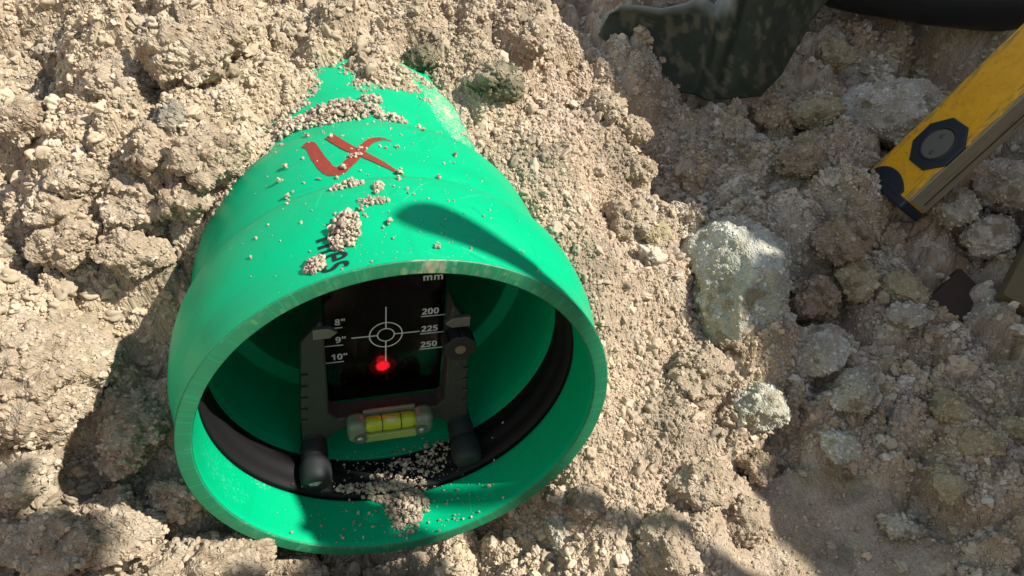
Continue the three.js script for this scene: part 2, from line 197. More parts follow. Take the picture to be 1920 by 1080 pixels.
  for (let j = 0; j < m; j++) for (let i = 0; i < n; i++) { const a = j * (n + 1) + i, b = a + n + 1; I.push(a, b, a + 1, b, b + 1, a + 1); }
  const lg = new THREE.BufferGeometry(); lg.setAttribute('position', new THREE.Float32BufferAttribute(P, 3)); lg.setAttribute('uv', new THREE.Float32BufferAttribute(U, 2)); lg.setIndex(I); lg.computeVertexNormals();
  at(part(B, 'printed_lettering', lg, new THREE.MeshStandardMaterial({ map: ink, transparent: true, roughness: 0.6, side: THREE.DoubleSide }), 'black ink-jet lettering along the socket'));
}

// ---------------------------------------------------------------- laser target standing in the mouth
{
  const G = new THREE.Group(); G.position.set(0, -0.12, -0.06); add(G, 'laser_target', 'pipe laser target in a grey cast frame standing inside the green pipe mouth', 'laser target');
  const P = (name, geo, mat, label) => { const m = part(G, name, geo, mat, label); m.position.set(0, 0.12, 0.06); return m; };
  const castRough = tex(256, 256, (i, j) => { const v = 110 + 90 * fb2(i / 9, j / 9, 81, 4); return [v, v, v]; });
  const castCol = canvasTex(512, 512, (c, w, h) => { const R = rng(9); c.fillStyle = '#3f423d'; c.fillRect(0, 0, w, h); for (let i = 0; i < 900; i++) { c.fillStyle = R() < 0.5 ? `rgba(35,37,36,${0.05 + 0.2 * R()})` : `rgba(140,140,128,${0.05 + 0.2 * R()})`; c.beginPath(); c.ellipse(R() * w, R() * h, 1 + 12 * R() * R(), 1 + 6 * R() * R(), R() * 3, 0, 7); c.fill(); } });
  castCol.repeat.set(12, 12);
  const cast = new THREE.MeshStandardMaterial({ map: castCol, metalness: 0.35, roughness: 0.62, bumpMap: castRough, bumpScale: 0.0003 });
  const steel = std(lin(0.4, 0.4, 0.37), 0.35, { metalness: 0.9 }), black = std(lin(0.012, 0.013, 0.014), 0.45), blackGrip = std(lin(0.018, 0.02, 0.022), 0.62);
  const s = new THREE.Shape();
  const pts = [[-0.0640, 0.015], [-0.0490, 0.034], [-0.0470, 0.027], [-0.0470, -0.066], [-0.0405, -0.0725], [0.0400, -0.0725], [0.0463, -0.066], [0.0463, 0.031], [0.0475, 0.0385], [0.0615, 0.016], [0.0655, -0.066], [0.0690, -0.098], [0.0525, -0.102], [0.0475, -0.092], [0.0370, -0.0855], [-0.0370, -0.0855], [-0.0475, -0.092], [-0.0525, -0.102], [-0.0695, -0.098], [-0.0690, -0.066]];
  pts.forEach(([x, y], i) => i ? s.lineTo(x, y) : s.moveTo(x, y)); s.closePath();
  const fg = new THREE.ExtrudeGeometry(s, { depth: 0.015, bevelEnabled: true, bevelSize: 0.0018, bevelThickness: 0.0018, bevelOffset: -0.0018, bevelSegments: 3, steps: 1 }); fg.translate(0, 0, -0.0985);
  P('cast_frame', fg, cast);
  const rib = new RoundedBoxGeometry(0.005, 0.0022, 0.006, 2, 0.0008);
  for (const sx of [-1, 1]) for (let i = 0; i < 5; i++) { const m = P('frame_notch', rib, cast); m.position.x += sx * (0.0632 + 0.0008 * i) - (sx > 0 ? 0.0022 + 0.0002 * i : 0); m.position.y += -0.018 - 0.0125 * i; m.position.z += -0.0826; }
  const pane = new THREE.MeshPhysicalMaterial({ color: lin(0.16, 0.045, 0.035), transmission: 1, thickness: 0, roughness: 0.12, ior: 1.45 });
  { const g = new RoundedBoxGeometry(0.0925, 0.146, 0.003, 3, 0.001); g.translate(0, 0.0005, -0.1025); P('target_plate', g, pane, 'dark red tinted see-through plate'); }
  const white = std(lin(0.6, 0.66, 0.66), 0.7), zf = -0.1008, line = (x0, y0, x1, y1, t = 0.0009) => { const l = Math.hypot(x1 - x0, y1 - y0), g = new THREE.BoxGeometry(l, t, 0.0003); g.rotateZ(Math.atan2(y1 - y0, x1 - x0)); g.translate((x0 + x1) / 2, (y0 + y1) / 2, zf); return g; };
  const cx = 0.0004, cy = -0.0034, ring = (r) => { const g = new THREE.RingGeometry(r - 0.00045, r + 0.00045, 64); g.translate(cx, cy, zf + 0.00012); return g; };
  const flatMerge = (list) => mergeGeometries(list.map((g) => { const q = g.index ? g.toNonIndexed() : g; for (const k of Object.keys(q.attributes)) if (!['position', 'normal', 'uv'].includes(k)) q.deleteAttribute(k); return q; }));
  P('crosshair', flatMerge([line(cx - 0.0265, cy, cx - 0.0065, cy), line(cx + 0.0065, cy, cx + 0.0265, cy), line(cx, cy + 0.0065, cx, cy + 0.0285), line(cx, cy - 0.0065, cx, cy - 0.0285), ring(0.0065), ring(0.0127)]), white);
  const text = (t, x, y, size) => { const g = new TextGeometry(t, { font, size, depth: 0.0002, curveSegments: 4 }); g.computeBoundingBox(); const b = g.boundingBox; g.translate(x - (b.max.x + b.min.x) / 2, y - (b.max.y + b.min.y) / 2, zf); return g; };
  for (const [t, y] of [['8"', 0.0145], ['9"', -0.0036], ['10"', -0.0215]]) P('scale_mark', flatMerge([text(t, t.length > 2 ? -0.0358 : -0.0342, y, 0.006), line(t === '8"' ? -0.039 : -0.0463, y - 0.0058, -0.0325, y - 0.0058, 0.0008)]), white);
  for (const [t, y] of [['200', 0.0168], ['225', -0.0014], ['250', -0.0182]]) P('scale_mark', flatMerge([text(t, 0.0348, y, 0.006), line(0.0275, y - 0.005, 0.0463, y - 0.005, 0.0008)]), white);
  P('scale_mark', text('mm', 0.0355, 0.0500, 0.0062), white);
  // red laser spot on the plate: it gives off light
  const spotTex = tex(128, 128, (i, j) => { const r = Math.hypot(i - 63.5, j - 63.5) / 64 * 0.0125, n = fb2(i / 9, j / 9, 6, 2); const v = clamp(1 - smooth(0.0038, 0.0068, r + 0.0012 * (n - 0.5)) + 0.022 * Math.exp(-(((r - 0.0093) / 0.0016) ** 2)) * (0.5 + n) + 0.012 * (1 - smooth(0.006, 0.0124, r))); return [255 * v, 255 * v, 255 * v]; });
  const dot = new THREE.CircleGeometry(0.0124, 48); dot.translate(-0.002, -0.0372, -0.1007);
  P('laser_spot', dot, new THREE.MeshStandardMaterial({ color: lin(0.05, 0.001, 0.001), alphaMap: spotTex, transparent: true, emissive: lin(0.55, 0.004, 0.012), emissiveIntensity: 1, roughness: 0.9 }), 'glowing red laser spot below the crosshair');
  const film = canvasTex(512, 768, (c, w, h) => { const R = rng(61); c.clearRect(0, 0, w, h); for (let i = 0; i < 420; i++) { c.fillStyle = `rgba(190,180,160,${0.1 + 0.4 * R()})`; c.beginPath(); c.arc(R() * w, R() * h, 0.4 + 1.4 * R() ** 4, 0, 7); c.fill(); } for (let i = 0; i < 60; i++) { c.strokeStyle = `rgba(170,165,150,${0.08 + 0.22 * R()})`; c.lineWidth = 0.6 + 0.7 * R(); const x = R() * w, y = R() * h, l = 10 + 70 * R(), a = R() < 0.7 ? 1.5 + 0.1 * R() : R() * 6; c.beginPath(); c.moveTo(x, y); c.lineTo(x + l * Math.cos(a), y + l * Math.sin(a)); c.stroke(); } for (let i = 0; i < 500; i++) { const e = R() * R() * 26, s = R(); c.fillStyle = `rgba(150,140,120,${0.1 + 0.3 * R()})`; c.fillRect(s < 0.4 ? e : s < 0.6 ? w - e : R() * w, s < 0.6 ? R() * h : h - e, 1 + 2 * R(), 1 + 2 * R()); } });
  const fgm = new THREE.PlaneGeometry(0.0905, 0.144); fgm.translate(0, 0.0005, -0.10088); P('plate_dust', fgm, new THREE.MeshStandardMaterial({ map: film, transparent: true, roughness: 0.95 }), 'dust specks and scratches on the plate');
  const lp = new THREE.PointLight(new THREE.Color(1, 0.02, 0.03), 0.0003); lp.position.set(-0.002, -0.0372 + 0.12, -0.096 + 0.06); lp.castShadow = true; lp.shadow.radius = 0.25; G.add(lp);
  // pointers and clamp knob
  for (const [x0, x1, y] of [[-0.0545, -0.0385, 0.0235], [0.0605, 0.0425, 0.0215]]) { const d = Math.sign(x1 - x0), a = new THREE.Shape(); a.moveTo(x0, y + 0.0042); a.lineTo(x1 - d * 0.005, y + 0.0042); a.lineTo(x1, y); a.lineTo(x1 - d * 0.005, y - 0.0042); a.lineTo(x0, y - 0.0042); a.closePath(); const g = new THREE.ExtrudeGeometry(a, { depth: 0.003, bevelSize: 0.0006, bevelThickness: 0.0006, bevelSegments: 2 }); g.translate(0, 0, -0.0826); P('pointer', g, std(lin(0.2, 0.2, 0.185), 0.5, { metalness: 0.5 })); }
  { const k = new THREE.Shape(); for (let i = 0; i <= 96; i++) { const t = i / 96 * Math.PI * 2, r = 0.0117 - 0.0012 * Math.max(0, Math.cos(t * 8)) ** 3; i ? k.lineTo(r * Math.cos(t), r * Math.sin(t)) : k.moveTo(r, 0); } const g = new THREE.ExtrudeGeometry(k, { depth: 0.012, bevelSize: 0.001, bevelThickness: 0.001, bevelSegments: 2 }); g.translate(0.0525, 0.003, -0.0826); const kn = P('clamp_knob', g, black, 'black fluted knob');
    const c = new THREE.CylinderGeometry(0.0042, 0.0042, 0.0012, 24); c.rotateX(Math.PI / 2); c.translate(0.0525, 0.003, -0.0692); part(kn, 'screw', c, std(lin(0.3, 0.22, 0.18), 0.4, { metalness: 0.7 })); }
  // level vial block
  { const frost = new THREE.MeshPhysicalMaterial({ color: lin(0.4, 0.46, 0.34), transmission: 0.6, thickness: 0, roughness: 0.3 });
    const b = new THREE.Group(); b.name = 'vial_block'; b.position.set(0, 0.12, 0.06); G.add(b);
    for (const x of [-0.0265, 0.0265]) { const g = new RoundedBoxGeometry(0.0155, 0.0225, 0.017, 5, 0.006); g.translate(x, -0.0745, -0.0722); part(b, 'acrylic_lug', g, frost); }
    { const g = new RoundedBoxGeometry(0.042, 0.0085, 0.0045, 3, 0.0015); g.translate(0, -0.0812, -0.0662); part(b, 'acrylic_sill', g, new THREE.MeshPhysicalMaterial({ color: lin(0.5, 0.58, 0.16), transmission: 0.5, thickness: 0, roughness: 0.3 })); const k = new RoundedBoxGeometry(0.042, 0.0225, 0.003, 3, 0.001); k.translate(0, -0.0745, -0.0791); part(b, 'acrylic_back', k, frost); }
    const v = new THREE.CapsuleGeometry(0.0066, 0.032, 8, 28); v.rotateZ(Math.PI / 2); v.translate(0, -0.0712, -0.0712); part(b, 'spirit_vial', v, new THREE.MeshPhysicalMaterial({ color: lin(0.62, 0.72, 0.03), roughness: 0.08, transmission: 0.4, thickness: 0 }), 'yellow-green liquid vial');
    for (const x of [-0.007, 0.008]) { const t = new THREE.TorusGeometry(0.0068, 0.0004, 8, 40); t.rotateY(Math.PI / 2); t.translate(x, -0.0712, -0.0712); part(b, 'vial_line', t, black); }
    const bub = new THREE.SphereGeometry(0.0033, 20, 14); bub.scale(1.75, 0.55, 0.9); bub.translate(0.0005, -0.0657, -0.0695); part(b, 'bubble', bub, std(lin(0.5, 0.55, 0.2), 0.1));
    for (const [x, y] of [[-0.0248, -0.0788], [0.0245, -0.0775]]) { const w = new THREE.CylinderGeometry(0.0052, 0.0052, 0.0008, 28); w.rotateX(Math.PI / 2); w.translate(x, y, -0.0633); const ws = P('washer', w, std(lin(0.16, 0.16, 0.15), 0.45, { metalness: 0.6 })); const h = new THREE.SphereGeometry(0.003, 20, 10); h.scale(1, 1, 0.5); h.translate(x, y, -0.0628); part(ws, 'screw', h, steel); } }
  // legs with rubber feet
  for (const sx of [-1, 1]) { const a = new THREE.Vector3(sx * 0.0605, -0.0935, -0.0965), b = new THREE.Vector3(sx * 0.0615, -0.1055, -0.0445), L = a.distanceTo(b), q = new THREE.Quaternion().setFromUnitVectors(new THREE.Vector3(0, 1, 0), b.clone().sub(a).normalize());
    const la = (p) => { const g = new THREE.LatheGeometry(p.map(([r, y]) => new THREE.Vector2(r, y)), 40); g.applyQuaternion(q); g.translate(a.x, a.y, a.z); return g; };
    P('leg', la([[0.0001, 0], [0.0098, 0.0005], [0.0102, 0.012], [0.0102, 0.021]]), cast);
    P('rubber_foot', la([[0.0103, 0.0165], [0.0108, 0.018], [0.0108, 0.0295], [0.0102, 0.0302], [0.0108, 0.031], [0.0124, 0.036], [0.0127, 0.044], [0.0122, 0.049], [0.0105, 0.0525], [0.007, L - 0.0001], [0.0001, L]]), blackGrip); }
}

// ---------------------------------------------------------------- yellow spirit level leaning on the right bank
{
  const A = new THREE.Vector3(0.595, 0.001, -0.295), u = new THREE.Vector3(0.527, 0.85, 0.015).normalize(), n = new THREE.Vector3(-0.842, 0.524, -0.124); n.addScaledVector(u, -n.dot(u)).normalize(); const v = n.clone().cross(u);
  const G = new THREE.Group(); G.position.copy(A); G.quaternion.setFromRotationMatrix(new THREE.Matrix4().makeBasis(u, v, n)); add(G, 'spirit_level', 'scuffed yellow spirit level with black bezel stuck in the soil at upper right', 'spirit level');
  const yel = canvasTex(2048, 256, (c, w, h) => { const R = rng(31); c.fillStyle = '#d99f00'; c.fillRect(0, 0, w, h);
    for (let i = 0; i < 700; i++) { c.fillStyle = `rgba(${R() < 0.5 ? '180,120,20' : '235,190,40'},${0.05 + 0.12 * R()})`; c.beginPath(); c.ellipse(R() * w, R() * h, 3 + 40 * R(), 2 + 12 * R(), R() * 3, 0, 7); c.fill(); }
    for (let i = 0; i < 1600; i++) { c.strokeStyle = `rgba(70,55,30,${0.15 + 0.45 * R()})`; c.lineWidth = 0.5 + R(); const x = R() * w, y = R() * h, a = R() * 6.3, l = 2 + 14 * R() * R(); c.beginPath(); c.moveTo(x, y); c.lineTo(x + l * Math.cos(a), y + l * Math.sin(a)); c.stroke(); }
    for (let i = 0; i < 1500; i++) { const e = R() * R() * 44, y = R() < 0.62 ? e : h - e; c.fillStyle = `rgba(${110 + 40 * R() | 0},${95 + 30 * R() | 0},${65 + 30 * R() | 0},${0.25 + 0.5 * R()})`; c.beginPath(); c.ellipse(R() * w, y, 3 + 22 * R(), 0.8 + 3 * R(), 0, 0, 7); c.fill(); } });
  const L = 0.82, body = new RoundedBoxGeometry(L, 0.075, 0.034, 4, 0.0035); body.translate(L / 2 - 0.003, -0.0375, -0.017);
  { const p = body.attributes.position, uv = body.attributes.uv; for (let i = 0; i < p.count; i++) uv.setXY(i, (p.getX(i) + 0.003) / L, (p.getY(i) + 0.075) / 0.075 * 0.98 + 0.01); }
  part(G, 'beam', body, new THREE.MeshStandardMaterial({ map: yel, roughness: 0.5 }));
  const metalT = canvasTex(512, 64, (c, w, h) => { const R = rng(8); c.fillStyle = '#8d8470'; c.fillRect(0, 0, w, h); for (let i = 0; i < 500; i++) { c.fillStyle = R() < 0.5 ? `rgba(50,45,38,${0.1 + 0.25 * R()})` : `rgba(150,140,115,${0.1 + 0.2 * R()})`; c.fillRect(R() * w, R() * h, 4 + 60 * R() * R(), 0.6 + 1.6 * R()); } });
  { const g = new RoundedBoxGeometry(L - 0.008, 0.003, 0.030, 2, 0.001); g.translate(L / 2 - 0.003, -0.0758, -0.017); part(G, 'ground_edge', g, new THREE.MeshStandardMaterial({ map: metalT, roughness: 0.6, metalness: 0.3 }), 'worn bare metal measuring edge'); const h = new THREE.BoxGeometry(L - 0.02, 0.001, 0.0012); h.translate(L / 2 - 0.003, -0.0776, -0.021); part(G, 'edge_groove', h, std(lin(0.03, 0.028, 0.024), 0.8)); }
  const oct = (r, holeR) => { const o = new THREE.Shape(); for (let i = 0; i < 8; i++) { const t = (i + 0.5) / 8 * Math.PI * 2; i ? o.lineTo(r * Math.cos(t), r * Math.sin(t)) : o.moveTo(r * Math.cos(t), r * Math.sin(t)); } o.closePath(); if (holeR) { const k = new THREE.Path(); k.absarc(0, 0, holeR, 0, Math.PI * 2, true); o.holes.push(k); } return o; };
  const navy = std(lin(0.012, 0.018, 0.028), 0.38);
  { const g = new THREE.ExtrudeGeometry(oct(0.0315, 0.0195), { depth: 0.0015, bevelSize: 0.001, bevelThickness: 0.0008, bevelSegments: 2, curveSegments: 40 }); g.translate(0.0625, -0.0465, 0); const b = part(G, 'vial_bezel', g, navy, 'black octagonal bezel round the end vial');
    const r = new THREE.TorusGeometry(0.0195, 0.0018, 12, 48); r.translate(0.0625, -0.0465, 0.0012); part(b, 'bezel_ring', r, std(lin(0.006, 0.006, 0.007), 0.4));
    const d = new THREE.CylinderGeometry(0.0188, 0.0188, 0.003, 48); d.rotateX(Math.PI / 2); d.translate(0.0625, -0.0465, 0.0004); part(b, 'vial_window', d, std(lin(0.1, 0.1, 0.09), 0.5), 'dusty grey round vial window'); for (const [x, y] of [[0.052, -0.0495], [0.071, -0.043]]) { const q = new THREE.SphereGeometry(0.0032, 16, 10); q.scale(1, 1, 0.3); q.translate(x, y, 0.0018); part(b, 'vial_plug', q, std(lin(0.06, 0.06, 0.055), 0.5)); } }
  { const e = new RoundedBoxGeometry(0.012, 0.077, 0.036, 3, 0.003); e.translate(-0.006, -0.0375, -0.017); part(G, 'end_cap', e, navy); const c = new THREE.Shape(); c.moveTo(-0.002, -0.062); c.lineTo(-0.002, -0.006); c.bezierCurveTo(0.014, -0.008, 0.024, -0.036, 0.004, -0.062); c.closePath(); const g = new THREE.ExtrudeGeometry(c, { depth: 0.0012, bevelSize: 0.0008, bevelThickness: 0.0006, bevelSegments: 2, curveSegments: 24 }); part(G, 'end_plate', g, navy, 'black rounded end plate at the buried end'); }
}

// ---------------------------------------------------------------- muddy bent sheet, black hose, buried boards
{
  const G = new THREE.Group(); G.position.set(0.450, 0.058, -0.418); G.rotation.y = Math.atan2(-0.45, 0.89); add(G, 'bent_sheet', 'muddy dark green bent sheet with a ragged pale lip stuck in the soil', 'bent sheet');
  const top = [[-0.148, 0.052], [-0.138, 0.062], [-0.094, 0.063], [-0.07, 0.074], [-0.058, 0.084], [-0.045, 0.083], [-0.036, 0.078], [-0.028, 0.092], [-0.018, 0.122], [-0.004, 0.165], [0.03, 0.21], [0.075, 0.225], [0.125, 0.21]];
  const bot = [[-0.158, 0.022], [-0.11, -0.005], [-0.07, -0.03], [0, -0.03], [0.05, -0.025], [0.069, 0.0], [0.085, 0.06], [0.125, 0.155]];
  const pick = (l, t) => { const q = t * (l.length - 1), i = Math.min(l.length - 2, Math.floor(q)), f = q - i; return [lerp(l[i][0], l[i + 1][0], f), lerp(l[i][1], l[i + 1][1], f)]; };
  const nu = 90, nv = 50, T = 0.0032, P = [], C = [], I = [], pt = (a, b, off) => { const p = pick(top, a), q = pick(bot, a), x = lerp(q[0], p[0], b), y = lerp(q[1], p[1], b) + 0.014 * smooth(-0.03, -0.12, x); const z = 0.045 * smooth(-0.015, -0.15, x) - 0.07 * smooth(0.0, 0.14, x) - 0.012 - 0.06 * y + 0.012 * smooth(-0.03, -0.02, x) * smooth(0.0, -0.012, x) + 0.004 * (fb2(x * 40, y * 40, 33, 2) - 0.5) + 0.012 * smooth(0.8, 1, b) * smooth(-0.03, -0.05, x); return [x, y, z - off]; };
  for (const side of [0, 1]) for (let j = 0; j <= nv; j++) for (let i = 0; i <= nu; i++) { const p = pt(i / nu, j / nv, side * T); P.push(...p); const mud = smooth(0.57, 0.66, fb2(p[0] * 130 + p[1] * 60, p[1] * 55 - p[0] * 20, 34, 5)), m2 = fb2(p[0] * 150, p[1] * 150, 36, 3), lip = smooth(0.8, 0.96, j / nv + 0.06 * (m2 - 0.5)) * smooth(-0.0, -0.03, p[0]), scr = smooth(0.6, 0.7, fb2(p[0] * 25 - p[1] * 25, (p[0] + p[1]) * 160, 37, 2)) * smooth(0.0, 0.09, p[0] - 0.3 * p[1]);
    let c = [0.02 + 0.018 * m2, 0.032 + 0.018 * m2, 0.024 + 0.012 * m2]; const mix = (t, d) => { c = c.map((q, k) => lerp(q, d[k], t)); }; mix(mud * (0.25 + 0.5 * m2), [0.17, 0.155, 0.11]); mix(scr * 0.6, [0.13, 0.13, 0.12]); mix(lip * 0.8, [0.3, 0.34, 0.36]); C.push(...c); }
  const row = nu + 1, lay = row * (nv + 1), hole = (i, j) => { const p = pt((i + 0.5) / nu, (j + 0.5) / nv, 0); return Math.hypot(p[0] - 0.062, (p[1] - 0.135) * 1.1) < 0.0155; };
  for (let j = 0; j < nv; j++) for (let i = 0; i < nu; i++) { if (hole(i, j)) continue; const a = j * row + i, b = a + row; I.push(a, a + 1, b, a + 1, b + 1, b); I.push(lay + a, lay + b, lay + a + 1, lay + a + 1, lay + b, lay + b + 1); }
  const wall = (a, b) => I.push(a, lay + a, b, b, lay + a, lay + b); for (let i = 0; i < nu; i++) { wall(i, i + 1); wall(nv * row + i + 1, nv * row + i); } for (let j = 0; j < nv; j++) { wall((j + 1) * row, j * row); wall(j * row + nu, (j + 1) * row + nu); }
  const g = new THREE.BufferGeometry(); g.setAttribute('position', new THREE.Float32BufferAttribute(P, 3)); g.setAttribute('color', new THREE.Float32BufferAttribute(C, 3)); g.setIndex(I); g.computeVertexNormals();
  part(G, 'sheet', g, new THREE.MeshStandardMaterial({ vertexColors: true, roughness: 0.6, side: THREE.DoubleSide }));
  const hp = pt(0.62, 0.6, 0); const t = new THREE.TorusGeometry(0.0156, 0.0014, 10, 40); t.translate(0.062, 0.135, pt(0.7, 0.62, 0)[2] + 0.0005); part(G, 'hole_rim', t, std(lin(0.12, 0.14, 0.15), 0.6), 'pale rim of the round hole');
}
{
  const cv = new THREE.CatmullRomCurve3([[0.58, 0.19, -0.74], [0.65, 0.15, -0.68], [0.722, 0.132, -0.62], [0.784, 0.135, -0.566], [0.831, 0.142, -0.52], [0.88, 0.155, -0.472], [0.95, 0.18, -0.42]].map((p) => new THREE.Vector3(...p)));
  const g = new THREE.TubeGeometry(cv, 80, 0.055, 28); const p = g.attributes.position; for (let i = 0; i < p.count; i++) { const d = 0.0016 * (fb3(p.getX(i) * 60, p.getY(i) * 60, p.getZ(i) * 60, 3, 3) - 0.5); p.setY(i, p.getY(i) + d); } g.computeVertexNormals();
  const m = new THREE.Mesh(g, std(lin(0.02, 0.022, 0.026), 0.42)); m.castShadow = m.receiveShadow = true; add(m, 'black_hose', 'thick black hose sagging across the top right corner', 'hose');
}
{
  const wood = (a, b, seed) => canvasTex(256, 256, (c, w, h) => { const R = rng(seed); c.fillStyle = a; c.fillRect(0, 0, w, h); for (let i = 0; i < 420; i++) { c.fillStyle = R() < 0.6 ? b : 'rgba(30,22,14,0.3)'; c.globalAlpha = 0.1 + 0.35 * R(); c.fillRect(R() * w, R() * h, 20 + 150 * R(), 0.6 + 2.5 * R()); } c.globalAlpha = 1; for (let i = 0; i < 160; i++) { c.fillStyle = `rgba(150,138,110,${0.2 + 0.4 * R()})`; c.beginPath(); c.arc(R() * w, R() * h, 0.5 + 2.5 * R() * R(), 0, 7); c.fill(); } });
  const board = (geo, m, p, r, label) => { const b = new THREE.Mesh(geo, m); b.position.set(...p); b.rotation.set(...r); b.castShadow = b.receiveShadow = true; add(b, 'wooden_board', label, 'board', 'boards half buried on the right'); };
  const mk = (l, w, t) => { const g = new RoundedBoxGeometry(l, t, w, 3, 0.003, 3); const p = g.attributes.position; for (let i = 0; i < p.count; i++) { p.setY(i, p.getY(i) + 0.002 * (fb2(p.getX(i) * 50, p.getZ(i) * 50, 88, 2) - 0.5)); } return g; };
  board(mk(0.24, 0.1, 0.02), new THREE.MeshStandardMaterial({ map: wood('#675c44', 'rgba(120,105,70,0.5)', 3), roughness: 0.85 }), [0.785, -0.022, -0.155], [0.35, 0.75, 0.22], 'olive weathered board rising out of the soil at the right frame edge');
  board(mk(0.075, 0.055, 0.014), new THREE.MeshStandardMaterial({ map: wood('#3d2f25', 'rgba(75,58,44,0.5)', 4), roughness: 0.75 }), [0.65, -0.092, -0.148], [0.5, 0.5, -0.05], 'dark brown wet board lying in a hollow beside the olive board');
}

